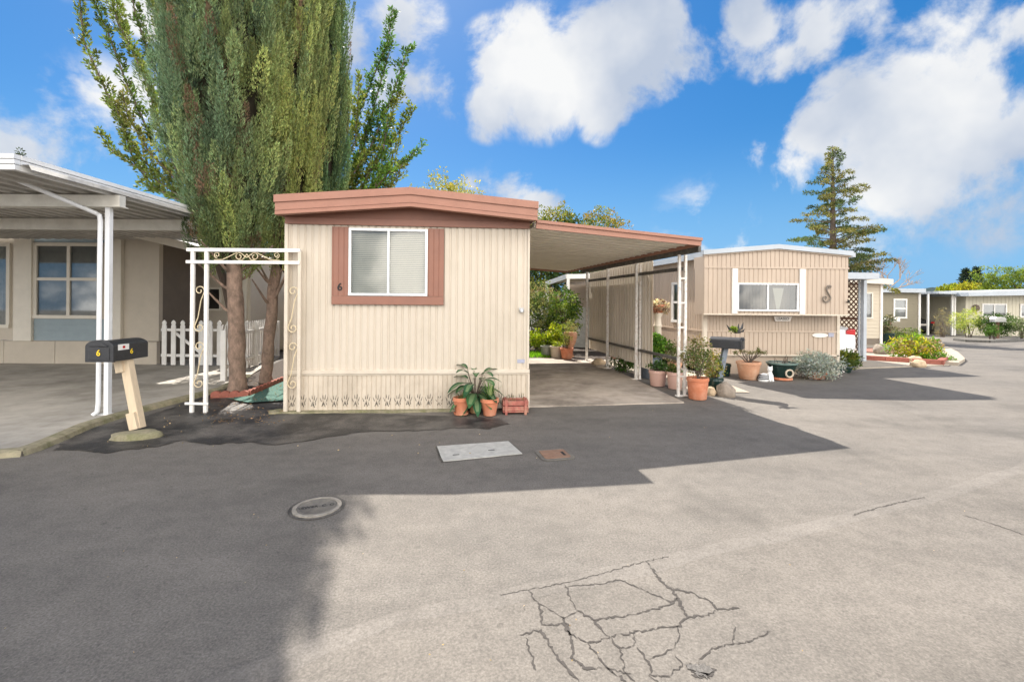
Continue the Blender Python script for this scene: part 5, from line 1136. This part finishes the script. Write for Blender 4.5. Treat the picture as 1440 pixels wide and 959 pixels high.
def bigleaf(t, p, specs, m='gloss', cols=((.045, .11, .045), (.03, .085, .04)), vein=(.22, .30, .15)):
    """broad arching leaves with a pale midrib area; specs: (azimuth, elevation, stalk, length, width)"""
    V = []; Fc = []; T = []; st = MB()
    for az_, el_, sk, L_, W_ in specs:
        h = Vector((math.cos(az_), math.sin(az_), 0)); s = Vector((-h.y, h.x, 0)); o = p+h*sk*.35*math.cos(el_)+Vector((0, 0, sk*(.5+.5*math.sin(el_))))
        st.tube([p, p.lerp(o, .5)+Vector((0, 0, .02)), o], [.007, .006, .004], 5)
        n = 7; rows = []; col = np.array(cols[random.randrange(len(cols))])*random.uniform(.8, 1.25)
        for i in range(n):
            u = i/(n-1); c = o+h*L_*u*math.cos(el_)+Vector((0, 0, L_*(u*math.sin(el_)-.55*u*u))); w = W_*.5*math.sin(PI*min(1, u*.92+.06))**.75
            rows.append([c-s*w+Vector((0, 0, .15*w)), c-s*w*.45, c, c+s*w*.45, c+s*w+Vector((0, 0, .15*w))])
        b = len(V)
        for r_ in rows: V += [tuple(q) for q in r_]
        for i in range(n-1):
            for k in range(4):
                Fc.append((b+i*5+k, b+i*5+k+1, b+i*5+5+k+1, b+i*5+5+k)); T.append(np.array(vein)*(.6 if 0 < i < n-2 else .35)+col*.4 if k in (1, 2) and i < n-2 else col)
    st.build('stem', 'bark2', t)
    off = np.array(t['_w']); me = bpy.data.meshes.new('foliage'); me.from_pydata([tuple(np.array(v)-off) for v in V], [], Fc)
    a = me.attributes.new('tint', 'FLOAT_COLOR', 'FACE'); a.data.foreach_set('color', np.concatenate([np.array(T), np.ones((len(T), 1))], 1).astype(np.float32).ravel())
    for q in me.polygons: q.use_smooth = True
    me.materials.append(M[m]); o = bpy.data.objects.new('foliage', me); COL.objects.link(o); o.parent = t; o['_w'] = t['_w']

# trio beside the red planter in front of the cream home
random.seed(21)
def small_grass(n, L_, spread, cols, m='gloss', W_=.012):
    def f(t, p):
        V = []; Fc = []; T = []
        for i in range(n):
            a = random.uniform(0, 2*PI); e = random.uniform(R(45), R(88)); l = L_*random.uniform(.6, 1.1); h = Vector((math.cos(a), math.sin(a), 0)); s = Vector((-h.y, h.x, 0)); b = len(V); c0 = p+h*random.uniform(0, .03)
            for k in range(5):
                u = k/4; c = c0+h*l*u*math.cos(e)*(1+spread*u)+Vector((0, 0, l*(u*math.sin(e)-.25*spread*u*u))); w = W_*(1-u**1.5)+.001; V += [tuple(c-s*w), tuple(c+s*w)]
            for k in range(4): Fc.append((b+2*k, b+2*k+1, b+2*k+3, b+2*k+2)); T.append(np.array(cols[i % len(cols)])*random.uniform(.8, 1.2))
        off = np.array(t['_w']); me = bpy.data.meshes.new('foliage'); me.from_pydata([tuple(np.array(v)-off) for v in V], [], Fc)
        aa = me.attributes.new('tint', 'FLOAT_COLOR', 'FACE'); aa.data.foreach_set('color', np.concatenate([np.array(T), np.ones((len(T), 1))], 1).astype(np.float32).ravel()); me.materials.append(M[m]); o = bpy.data.objects.new('foliage', me); COL.objects.link(o); o.parent = t; o['_w'] = t['_w']
    return f
potted(648.5, 584, .118, .235, 'terra', 'terracotta pot on a saucer with wispy sprouts, leftmost before the cream home', small_grass(26, .16, .5, [(.12, .16, .05), (.2, .17, .07)], W_=.004), saucer=True)
def dieff(t, p):
    sp = []
    for lvl, n, el0, L_, W_ in ((.12, 7, -.2, .26, .13), (.22, 7, .0, .28, .14), (.32, 7, .2, .28, .14), (.42, 7, .35, .27, .13), (.52, 6, .6, .25, .11)):
        for k in range(n): sp.append((k*2*PI/n+lvl*9+random.uniform(-.3, .3), el0+random.uniform(-.15, .15), lvl+random.uniform(-.02, .02), L_*random.uniform(.95, 1.25), W_*random.uniform(.85, 1.1)))
    bigleaf(t, p, sp)
potted(668, 581, .088, .20, 'wicker', 'small wicker pot with broad variegated leaves between two terracotta pots', dieff, taper=.85, rim=.008)
potted(688.5, 584.5, .130, .235, 'terra', 'terracotta pot with spiky green leaves beside the red wooden planter', small_grass(46, .30, .35, [(.10, .2, .05), (.3, .36, .16), (.06, .14, .04)], W_=.011))
# red slatted planter
pg = f6.pt(f6.px(725, 560, .2)[0], .20, 0); t = thing('wooden_planter', 'low red slatted wooden planter box on short feet by the home corner', 'planter', pg)
fp = Frame(f6.pt(f6.px(707, 560, .28)[0], .30, 0), f6.pt(f6.px(743, 560, .28)[0], .30, 0)); Lp = fp.L
mb = MB(); mb.fb(fp, 0, Lp, -.20, 0, .03, .05)
for z in (.055, .13): mb.fb(fp, 0, Lp, -.02, 0, z, z+.065); mb.fb(fp, 0, Lp, -.22, -.20, z, z+.065); mb.fb(fp, .0, .02, -.2, -.02, z, z+.065); mb.fb(fp, Lp-.02, Lp, -.2, -.02, z, z+.065)
mb.build('box', 'redwood', t, .004)
for u in (.03, Lp-.06):
    for v in (.002, -.19): MB().fb(fp, u, u+.035, v-.03, v+.014, 0, .21).build('foot', 'redwood', t, .003)
MB().fb(fp, .02, Lp-.02, -.2, -.02, .13, .165).build('soil', 'soil', t)
small = []
for k in range(7): q = fp.pt(random.uniform(.05, Lp-.05), -.1, .16); small.append(along([q, q+Vector((random.uniform(-.01, .01), 0, .11))], .004, 10, .03, .006, (.16, .16, .07), .1, 1))
leaf_obj('sprouts', small, 'leaf', t)

# group by the carport posts
gl = (.11, .22, .03); gm = (.07, .13, .03)
lawn_loc = lambda x, y: G(x, y)
potted(925, 543, .175, .30, 'pinkpot', 'large pink plastic pot with trailing greens behind the white posts', fol((.2, .2, .10), [gm, (.05, .10, .03)], 26, .06, 24, .045, .028), taper=.78)
potted(949, 547, .15, .31, 'pinkpot', 'square shouldered pink pot half hidden by the white posts', fol((.16, .16, .09), [gm, (.1, .12, .03)], 20, .05, 22, .04, .025), taper=.8)
potted(981, 561.5, .178, .355, 'terra', 'tall terracotta pot with a thick stemmed flowering shrub against the white posts', fol((.25, .24, .33), [(.09, .12, .03), (.14, .14, .05), (.28, .22, .12), (.12, .17, .06)], 85, .09, 16, .045, .026, dz=.40, hollow=.25, stems=9), taper=.8, rim=.02)
g = G(915, 531); t = thing('plastic_bin', 'grey blue plastic tub behind the pink pots', 'bin', g); MB().lathe(g, [(.20, 0), (.23, .40), (.245, .42), (.245, .45), (.22, .45), (.21, .40), (.01, .38)], 28).build('tub', 'bluebin', t)
pl = G(925, 538); pl = Vector((pl.x+.02, pl.y+.45, .0))
potted(0, 0, .19, .42, 'bluebin', 'bright green leafy geranium spilling over the lower screen rail', fol((.34, .26, .24), [gl, (.15, .28, .03), (.08, .17, .03)], 110, .08, 20, .06, .05, dz=.30), loc=pl)
pl2 = Vector((pl.x+.42, pl.y-.15, 0)); potted(0, 0, .15, .36, 'terralt', 'bushy mixed shrub with pinkish dry blooms just behind the white posts', fol((.24, .22, .22), [gm, (.2, .16, .08), (.1, .14, .04)], 60, .07, 16, .04, .025, dz=.22), loc=pl2)
potted(1004, 552, .16, .27, 'glaze', 'black glazed pot with yellowing rose bush behind the leaning mailbox post', fol((.22, .2, .24), [(.13, .16, .04), (.3, .26, .05), (.24, .17, .12), (.1, .13, .04)], 60, .08, 14, .045, .028, dz=.25, stems=9))
# pedestal flower stand
pb = P(924.5, 500, 9.9); t = thing('pedestal_planter', 'terracotta bowl of dried flowers on a tall cream pedestal', 'planter', Vector((pb.x, pb.y, 0)))
z0 = P(924, 440, 9.9).z; g = Vector((pb.x, pb.y, 0))
MB().lathe(g, [(.12, 0), (.12, .08), (.085, .12), (.078, z0-.32), (.095, z0-.28), (.08, z0-.24), (.07, z0-.1), (.10, z0-.03), (.10, z0)], 20).build('pedestal', 'creamtrim', t)
MB().lathe(g+up*z0, [(.09, 0), (.15, .13), (.175, .15), (.175, .18), (.14, .18), (.01, .16)], 24).build('bowl', 'terra', t)
leaf_obj('dried_flowers', clumps(g+up*(z0+.2), (.24, .24, .07), 90, .045, 26, .045, .022, [(.5, .42, .33), (.24, .13, .10), (.6, .52, .42)], .7, .2)+clumps(g+up*(z0+.13), (.24, .24, .12), 60, .04, 18, .06, .016, [(.2, .12, .09), (.42, .33, .24)], 1.0, .9, -.8), 'leaf', t)

# leaning black mailbox and rocks
def mailbox(t, c, rz, w, h, L_, number=None, m='black', top=None, flagm='redlens'):
    """c: centre of the underside; rz: direction the door faces (0 = towards the road, -Y)"""
    fr = Frame((c.x-.5*w*math.cos(rz), c.y-.5*w*math.sin(rz)), (c.x+.5*w*math.cos(rz), c.y+.5*w*math.sin(rz)))
    zb = c.z; n = 12; arc = h*.28
    prof = [(0, zb), (w, zb), (w, zb+h-arc)]+[(w/2+w/2*math.cos(PI*k/n), zb+h-arc+arc*math.sin(PI*k/n)) for k in range(1, n)]+[(0, zb+h-arc)]
    b = MB().prism(fr, prof, -L_/2, L_/2-.012).build('box', m, t, .006)
    e = .012
    lip = [(-e, zb-e*.3), (w+e, zb-e*.3), (w+e, zb+h-arc)]+[(w/2+(w/2+e)*math.cos(PI*k/n), zb+h-arc+(arc+e)*math.sin(PI*k/n)) for k in range(1, n)]+[(-e, zb+h-arc)]
    d = MB().prism(fr, lip, L_/2-.012, L_/2+.015); d.prism(fr, [(w*.10+(u)*.8, z*1.0+(zb+h*.45)*0) for u, z in [(0, zb+.02), (w, zb+.02), (w, zb+h*.66), (w*.5, zb+h*.74), (0, zb+h*.66)]], L_/2+.014, L_/2+.022)
    door = d.build('door', m, t, .005)
    MB().prism(fr, [(w*.12, zb+h*.74), (w*.88, zb+h*.74), (w*.7, zb+h*.86), (w*.5, zb+h*.9), (w*.3, zb+h*.86)], L_/2+.014, L_/2+.034).build('handle', m, door, .004)
    if number:
        disc = [(w/2+.03*math.cos(2*PI*k/20), zb+h*.42+.042*math.sin(2*PI*k/20)) for k in range(20)]
        MB().prism(fr, disc, L_/2+.020, L_/2+.0245).build('number_disc', 'blackm', door)
        text(number, .095, fr, w/2, L_/2+.0255, zb+h*.42, 'yellow', door, 'numeral', .0012)
        sf = Frame(fr.pt(w, L_/2, 0), fr.pt(w, -L_/2, 0)); sf.y = Vector((fr.x.x, fr.x.y, 0))
        o = text(number, .085, sf, L_*.50, .0020, zb+h*.40, 'yellow', b, 'numeral', .0012)
        MB().fb(sf, L_*.12, L_*.42, .001, .004, zb+h*.52, zb+h*.80).build('paper_label', 'white', b)
        MB().fb(sf, L_*.24, L_*.31, .0042, .005, zb+h*.60, zb+h*.72).build('red_emblem', 'redlens', b)
    return fr
base = G(196, 609); base.z = 0
t = thing('mailbox', 'black mailbox with yellow sixes on a leaning pale wood post', 'mailbox', base)
c = P(163, 504, base.y); topp = P(172, 505, base.y+.02)
mailbox(t, Vector((c.x+.02, c.y+.02, topp.z)), R(0), .30, .24, .50, '6')
mb = MB(); pb0 = base+Vector((0, 0, .06)); pt0 = Vector((topp.x+.03, base.y+.04, topp.z-.002)); mb.bar(pb0, pt0, .10, .09); mb.build('post', 'wood', t, .004)
dirp_ = (pt0-pb0).normalized()
mb = MB(); mb.bar(pb0+Vector((-.005, -.055, 0)), pb0+dirp_*.20+Vector((-.012, -.055, 0)), .10, .06); mb.build('brace_block', 'wood', t, .004); mb = MB(); mb.bar(pt0-dirp_*.16+Vector((-.055, -.01, 0)), pt0+Vector((-.055, -.01, -.0)), .09, .12); mb.build('brace_block', 'wood', t, .004)
def rock(name, label, g, sx, sy, sz, rz, m, seed=0, sub=3, flat=.0):
    bm = bmesh.new(); bmesh.ops.create_icosphere(bm, subdivisions=sub, radius=1)
    for v in bm.verts:
        n = noise.noise(v.co*1.6+Vector((seed, 0, 0)))*.28+noise.noise(v.co*4+Vector((seed, 5, 0)))*.10; v.co *= 1+n
        if flat: v.co.z = max(-.5, min(flat, v.co.z))
        v.co = Matrix.Rotation(rz, 3, 'Z') @ Vector((v.co.x*sx, v.co.y*sy, v.co.z*sz))
    me = bpy.data.meshes.new(name); bm.to_mesh(me); bm.free(); me.materials.append(M[m])
    for p in me.polygons: p.use_smooth = True
    o = bpy.data.objects.new(name, me); COL.objects.link(o); o.location = g; o['_w'] = tuple(float(q) for q in g); return tag(o, label, 'rock')
rg_ = G(188, 617); rock('concrete_lump', 'flat mossy concrete lump holding the pale mailbox post', rg_+Vector((.0, .03, .01)), .30, .15, .085, R(10), 'kerbmoss', 3, flat=.75)
base = G(1008, 553); base.z = 0
t = thing('mailbox', 'plain black mailbox on a leaning dark post by the terracotta pots', 'mailbox', base)
tp = P(1020, 489, base.y+.05)
mb = MB(); mb.bar(base+Vector((0, 0, .03)), tp, .085, .085); mb.build('post', 'bluebin', t, .004)
mailbox(t, Vector((tp.x+.01, tp.y-.02, tp.z-.003)), R(52), .24, .20, .52)
rock('stone', 'grey boulder propping the dark mailbox post', G(1020, 557)+Vector((0, 0, .07)), .16, .12, .16, R(-35), 'rock', 1)
rock('stone', 'small tan stone left of the grey boulder', G(1000, 556)+Vector((0, 0, .06)), .075, .07, .10, 0, 'tanrock', 2)
# iron leaf ornament behind the mailbox
z0 = 1.085; g = Vector((P(1037, 470, 7.98).x, 7.98, z0)); t = thing('leaf_ornament', 'black iron leaf ornament with a small succulent sitting on the dark mailbox', 'ornament', g)
mb = MB(); mb.lathe(g, [(.05, 0), (.055, .03), (.045, .035), (.01, .03)], 14)
for dx, dz, w in ((.10, .19, .024), (.02, .17, .02), (-.19, .15, .02), (.13, .08, .018)): mb.tube([g+up*.02, g+Vector((dx*.75, 0, dz*.5)), g+Vector((dx, 0, dz))], [.008, w, .004], 6)
mb.build('stem', 'blackm', t); leaf_obj('succulent', clumps(g+Vector((-.06, 0, .08)), (.06, .05, .04), 14, .03, 16, .04, .02, [(.16, .22, .04)], 1, .1), 'leaf', t)

# pots before the tan home
potted(1018.5, 529, .14, .27, 'glaze', 'dark glazed pot with pale ring ornament left of the bonsai pot', None, taper=.8, name='plant_pot')
def bonsai(t, p):
    mb = MB(); rnd = random.Random(4); packs = []
    for k in range(9):
        a = rnd.uniform(0, 2*PI); q1 = p+Vector((math.cos(a)*.13, math.sin(a)*.08, .10)); q2 = q1+Vector((math.cos(a)*.14+rnd.uniform(-.05, .05), math.sin(a)*.08, rnd.uniform(.05, .18))); mb.tube([p+Vector((rnd.uniform(-.04, .04), 0, -.02)), q1, q2], [.016, .012, .005], 6)
        if q2.z > p.z+.16: packs += clumps(q2, (.07, .05, .03), 8, .03, 12, .028, .016, [(.10, .13, .04), (.17, .16, .06)], 1, .1)
    mb.build('stem', 'bark2', t)
    leaf_obj('foliage', packs, 'leaf', t)
potted(1052.5, 533.5, .245, .37, 'terralt', 'weathered terracotta pot holding a twisted bonsai like shrub', bonsai, taper=.72)
def twigs(t, p):
    mb = MB()
    for k in range(9): q = p+Vector((random.uniform(-.2, .2), random.uniform(-.1, .1), random.uniform(.08, .22))); mb.tube([p+Vector(((q.x-p.x)*.7, 0, -.02)), q], [.008, .004], 5)
    mb.build('stem', 'bark2', t)
pt_ = potted(1099, 534, .29, .36, 'glaze', 'wide dark green glazed pot with teal rim and round ring handle', twigs, taper=.62, rim=.02)
gp = G(1099, 534); MB().lathe(gp+up*.335, [(.285, 0), (.30, .012), (.30, .038), (.27, .04), (.26, .02)], 32).build('rim', 'glazerim', pt_); MB().lathe(gp+up*.01, [(.2, 0), (.21, .015), (.19, .06)], 28).build('foot', 'terra', pt_)
cR = gp+Vector((.02, -.225, .17)); MB().tube([cR+Vector((.075*math.cos(a), -.02, .075*math.sin(a))) for a in [2*PI*k/16 for k in range(17)]], .018, 8).build('ring_handle', 'tanpot', pt_)
# striped ceramic cat
g = G(1077, 536); t = thing('cat_statue', 'white ceramic cat statue with dark stripes between two pots', 'statue', g)
mb = MB(); prof = [(.0, .0), (.095, .0), (.105, .04), (.09, .12), (.06, .19), (.035, .215), (0, .22)]
mb.lathe(g+Vector((-.04, 0, 0)), [(.10, 0), (.115, .04), (.10, .10), (.07, .15), (.02, .17)], 18, sx=1.1, sy=.7)
mb.lathe(g+Vector((.07, -.02, 0)), [(.055, 0), (.06, .08), (.05, .17), (.035, .2), (.05, .225), (.055, .26), (.04, .295), (.01, .305)], 16, sy=.85)
for s in (-1, 1): mb.add([g+Vector((.07+s*.035-.018, -.03, .285)), g+Vector((.07+s*.035+.018, -.03, .285)), g+Vector((.07+s*.042, -.03, .33)), g+Vector((.07+s*.035, .0, .285))], [(0, 1, 2), (0, 2, 3), (1, 3, 2)])
for s in (-1, 1): mb.tube([g+Vector((.07+s*.03, -.05, .14)), g+Vector((.07+s*.032, -.075, .04)), g+Vector((.07+s*.032, -.1, .012))], [.022, .017, .015], 8)
mb.build('body', 'statwhite', t)
mb = MB()
for z in (.05, .085, .12): mb.lathe(g+Vector((-.04, 0, z)), [((.120 if z < .06 else .114 if z < .1 else .10), 0), ((.119 if z < .06 else .109 if z < .1 else .092), .02)], 18, sx=1.1, sy=.72)
mb.build('stripes', 'statblack', t)
# silver bush, green shrub
gs = G(1148, 533)
potted(0, 0, .22, .16, 'terra', 'silvery grey bush overflowing a low terracotta bowl', fol((.54, .38, .25), [(.36, .40, .40), (.28, .32, .32), (.44, .47, .46)], 260, .08, 24, .06, .018, dz=.15, hollow=.3), loc=gs)
gs = G(1188, 524)
potted(0, 0, .17, .16, 'glaze', 'low green leafy shrub in a dark pot at the tan home corner', fol((.34, .28, .19), [(.11, .16, .03), (.18, .20, .04), (.07, .11, .03)], 120, .07, 20, .06, .032, dz=.17), loc=gs)

# garden seen through the carport
def shrub(label, c, rad, cols, nc, cr, nl, L, W, name='shrub', group=None):
    b = gnd(Vector(c)); t = thing(name, label, 'shrub', b, group); mb = MB()
    for k in range(5): mb.tube([b+Vector((random.uniform(-.1, .1), random.uniform(-.1, .1), 0)), Vector(c)+Vector((random.uniform(-.5, .5)*rad[0], 0, random.uniform(-.2, .5)*rad[2]))], [.03, .01], 6)
    mb.build('stem', 'bark2', t); leaf_obj('foliage', clumps(c, rad, nc, cr, nl, L, W, cols, .8, .3), 'leaf', t)
lawn = []
for i in range(2600):
    x = random.uniform(-1.6, 1.5); y = random.uniform(12.95, 14.6); lawn.append((x, y, gz(y)+.012))
lawn = np.array(lawn); dl = RNG.normal(size=(len(lawn), 3))*.35+np.array([0, 0, 1])
stuff(leaf_obj('lawn', [(lawn, dl, .11, .022, np.array([.20, .42, .03])*RNG.uniform(.7, 1.25, (len(lawn), 1)))], 'grass'), 'strip of bright green lawn behind the carport slab', 'lawn')
shrub('tall speckled garden shrub at the left behind the carport', P(758, 446, 16.0), (1.15, .8, 1.15), [(.06, .10, .03), (.18, .2, .08), (.26, .27, .13)], 330, .15, 24, .08, .05)
shrub('upright climbing shrub against the small white patio post', P(796, 440, 15.4), (.7, .5, .9), [(.07, .13, .03), (.16, .22, .04)], 130, .13, 22, .08, .05)
shrub('low yellow green bush behind the garden pots', P(765, 477, 14.6), (.62, .35, .28), [(.34, .40, .03), (.25, .33, .03)], 90, .09, 20, .07, .04)
shrub('bright lime bush above the tan garden pot', P(784, 470, 14.3), (.3, .25, .36), [(.38, .42, .04), (.22, .3, .03)], 60, .09, 18, .06, .04)
shrub('dry tan grassy shrub far behind the garden', P(760, 415, 18.5), (.9, .5, .4), [(.28, .22, .13)], 60, .14, 20, .1, .03)
potted(768, 501, .17, .33, 'greypot', 'grey green garden pot at the lawn edge behind the carport', None, taper=.8, name='plant_pot', rim=.015, loc=Vector((P(768, 500, 13.3).x, 13.3, gz(13.3))))
potted(0, 0, .18, .34, 'tanpot', 'square tan garden pot between the grey green and terracotta ones', fol((.14, .12, .08), [(.3, .36, .05)], 16, .05, 14, .05, .03), taper=.85, rim=.01, loc=Vector((P(782, 500, 13.05).x, 13.05, .0)))
potted(0, 0, .19, .30, 'terra', 'red terracotta pot on the rear edge of the carport slab', fol((.14, .12, .26), [(.16, .2, .05), (.28, .26, .1)], 30, .06, 14, .05, .02, dz=.3), taper=.75, loc=Vector((P(797, 500, 12.75).x, 12.75, .02)))
g = Vector((P(802, 500, 13.4).x, 13.4, gz(13.4))); t = thing('garden_urn', 'tall pinkish clay urn behind the red terracotta pot', 'urn', g)
MB().lathe(g, [(.12, 0), (.08, .1), (.07, .25), (.16, .45), (.2, .62), (.19, .74), (.14, .72), (.01, .6)], 22).build('bowl', 'terralt', t)
leaf_obj('foliage', clumps(g+up*.9, (.2, .2, .25), 30, .07, 14, .07, .02, [(.35, .3, .14), (.25, .3, .12)], 1, .2), 'leaf', t)
rock('stone', 'rough brown stone at the foot of the screen wall', Vector((P(842, 510, 11.6).x, 11.6, .08)), .17, .12, .11, 0, 'tanrock', 8)
mb = MB(); g = P(850, 512, 11.2); mb.lathe((g.x, g.y, .02), [(.2, 0), (.21, .01), (.21, .03), (.15, .035), (.01, .02)], 24); tag(mb.build('plant_saucer', 'tanpot', origin=(g.x, g.y, .02)), 'shallow round saucer on the slab near the screen wall', 'saucer')
# low block kerb and dim plants under the screen wall
shrub('dark green low shrub under the raised screen panels', Vector((P(880, 512, 10.4).x, 10.6, .18)), (.3, .5, .16), [(.05, .1, .02)], 50, .07, 18, .05, .03)
# white patio cover behind
pcv = thing('patio_cover', 'small white patio cover on posts beyond the garden shrubs', 'patio cover', Vector((P(795, 430, 17).x, 17, gz(17))))
a = P(768, 399, 17.5); b = P(797, 389, 15.8); c = P(824, 386.5, 15.8)
mb = MB(); mb.bar(a, b, .06, .16); mb.bar(b, c+Vector((2.0, 0, 0)), .06, .16); mb.build('fascia', 'white', pcv)
mb = MB(); mb.hexa([b, c+Vector((2, 0, 0)), c+Vector((2, 2.2, 0)), a]+[p+up*.04 for p in (b, c+Vector((2, 0, 0)), c+Vector((2, 2.2, 0)), a)]); mb.build('roof_deck', 'deck', pcv)
for p in (a, b): MB().box((p.x+.05, p.y+.03, (p.z+gz(p.y))/2-.03), (.10, .10, p.z-gz(p.y)-.06)).build('post', 'white', pcv)
fx = Frame((P(795, 430, 17.4).x, 17.4), (P(870, 430, 17.4).x, 17.4)); MB().fb(fx, 0, fx.L, -.1, 0, gz(17.4), P(800, 432, 17.4).z).build('block_wall', 'paleconc', pcv); MB().fb(fx, 0, fx.L, -.6, -.5, gz(17.4), 2.3).build('rear_wall', 'tan', pcv)

# ================================================================== RIGHT FAR GARDEN DETAILS
def bank(pts, label, m='brick', w=.14, h=.15):
    mb = MB()
    for i in range(len(pts)-1): mb.bar(pts[i]+up*h*.5, pts[i+1]+up*h*.5, w, h)
    o = mb.build('garden_edging', m, origin=pts[0]); return tag(o, label, 'edging')
bed = [G(1190, 503), G(1278, 509), G(1322, 512), G(1329, 508), G(1320, 494), G(1290, 486)]
sheet('mulch_bed', [G(1212, 497), G(1275, 500), G(1278, 509), G(1322, 512), G(1326, 507), G(1316, 493), G(1292, 486), G(1275, 493), G(1216, 491)], .06, 'redbark')
bank([G(1214, 507), G(1245, 509), G(1278, 511)], 'long low red brick edging along the mulch bed')
bank([G(1284, 512), G(1322, 514), G(1329, 509)], 'short dark brick edging around the yellow shrub')
cb = [G(1331, 513), G(1342, 507), G(1334, 497), G(1322, 490)]
mb = MB()
for i in range(3):
    mb.bar(cb[i]+up*.04, cb[i+1]+up*.04, .45, .09)
struct(mb.build('curved_kerb', 'tanconc'))
p0 = G(1298, 508); shrub('mounded yellow and green shrub on the island bed', Vector((p0.x, p0.y+.3, .35)), (.72, .5, .34), [(.45, .40, .03), (.3, .34, .04), (.12, .22, .03), (.34, .25, .15)], 150, .12, 22, .08, .045)
p0 = G(1318, 509); shrub('bright green low clump right of the yellow shrub', Vector((p0.x, p0.y, .12)), (.34, .3, .16), [(.14, .3, .03)], 40, .08, 20, .06, .03)
for x, y, s, lab in ((1286, 510, .22, 'flat tan rock leaning on the island edging'), (1292, 516, .2, 'wide tan rock lying before the island edging')): rock('stone', lab, G(x, y)+up*.07, s, s*.6, .12, 0, 'tanrock', x)
rock('stone', 'rounded brown boulder on the mulch bed', G(1238, 499)+up*.16, .22, .18, .2, 0, 'rock', 5)
potted(1246, 486, .33, .5, 'glaze', 'black round pot with drooping plant at the cream home corner', fol((.5, .4, .45), [(.08, .12, .04), (.2, .18, .12)], 70, .13, 16, .09, .05, dz=.4), taper=.7, loc=G(1246, 484))
t0 = G(1251, 477); t = thing('mailbox', 'distant white mailboxes on a post before the olive home', 'mailbox', t0)
MB().box(t0+up*.5, (.1, .1, 1.0)).build('post', 'brownwood', t)
for k in (-1, 1): MB().prism(Frame((t0.x+k*.24-.13, t0.y), (t0.x+k*.24+.13, t0.y)), [(0, 1.0+t0.z), (.26, 1.0+t0.z), (.26, 1.15+t0.z), (.2, 1.23+t0.z), (.06, 1.23+t0.z), (0, 1.15+t0.z)], -.25, .25).build('box', 'white', t)
t0 = G(1403, 476); t = thing('mailbox', 'distant grey metal mailbox before the round hedge', 'mailbox', t0)
MB().box(t0+up*.5, (.1, .1, 1.0)).build('post', 'brownwood', t); MB().prism(Frame((t0.x-.35, t0.y), (t0.x+.35, t0.y)), [(0, 1.0+t0.z), (.7, 1.0+t0.z), (.7, 1.2+t0.z), (.6, 1.3+t0.z), (.1, 1.3+t0.z), (0, 1.2+t0.z)], -.15, .15).build('box', 'silver', t)
p0 = G(1362, 474); shrub('airy pale yellow green bush by the far carport post', Vector((p0.x, p0.y, .55)), (1.0, .8, .85), [(.40, .44, .12), (.32, .38, .1)], 140, .18, 22, .1, .04)
p0 = G(1417, 476); shrub('rounded dark clipped hedge before the far cream home', Vector((p0.x, p0.y+.6, .45)), (1.0, .8, .7), [(.05, .1, .03), (.07, .12, .03)], 200, .16, 26, .09, .05)
p0 = G(1396, 477); shrub('small dark green ball bush left of the clipped hedge', Vector((p0.x, p0.y, .15)), (.45, .4, .35), [(.07, .13, .03)], 60, .1, 22, .07, .04)
p0 = G(1436, 477); shrub('loose grey green shrub at the right frame edge', Vector((p0.x, p0.y, .4)), (.6, .5, .6), [(.12, .16, .07)], 70, .14, 20, .09, .04)
for x, lab in ((1262, 'mixed low planting under the olive home window'), (1284, 'green border plant before the dark parked car')):
    p0 = G(x, 479); shrub(lab, Vector((p0.x, p0.y, -.05)), (.8, .4, .4), [(.08, .12, .04), (.2, .24, .05)], 70, .12, 18, .08, .04)
p0 = G(1325, 474); shrub('sparse reddish stemmed bush between the far carport posts', Vector((p0.x, p0.y, .4)), (.5, .4, .9), [(.28, .24, .14)], 60, .14, 10, .08, .03)
MB_ = make_car((P(1300, 430, 33.6).x, 33.6, gz(33.6)), R(0), m='black', label='dark car parked under the far carport entrance')
p0 = G(1312, 492); t = thing('stump_post', 'pale square stub post behind the yellow shrub', 'post', p0); MB().box(p0+up*.22, (.34, .2, .46)).build('block', 'tanconc', t, .01)
mb = MB(); ps = [G(1343, 479), G(1360, 481), G(1390, 482), G(1440, 480), G(1500, 480)]
for i in range(len(ps)-1): mb.bar(ps[i]+up*.06, ps[i+1]+up*.06, .15, .12)
tag(mb.build('garden_edging', 'rail', origin=ps[0]), 'dark low timber edging along the far cream home garden', 'edging')

for o in bpy.data.objects:
    if '_w' in o.keys(): del o['_w']
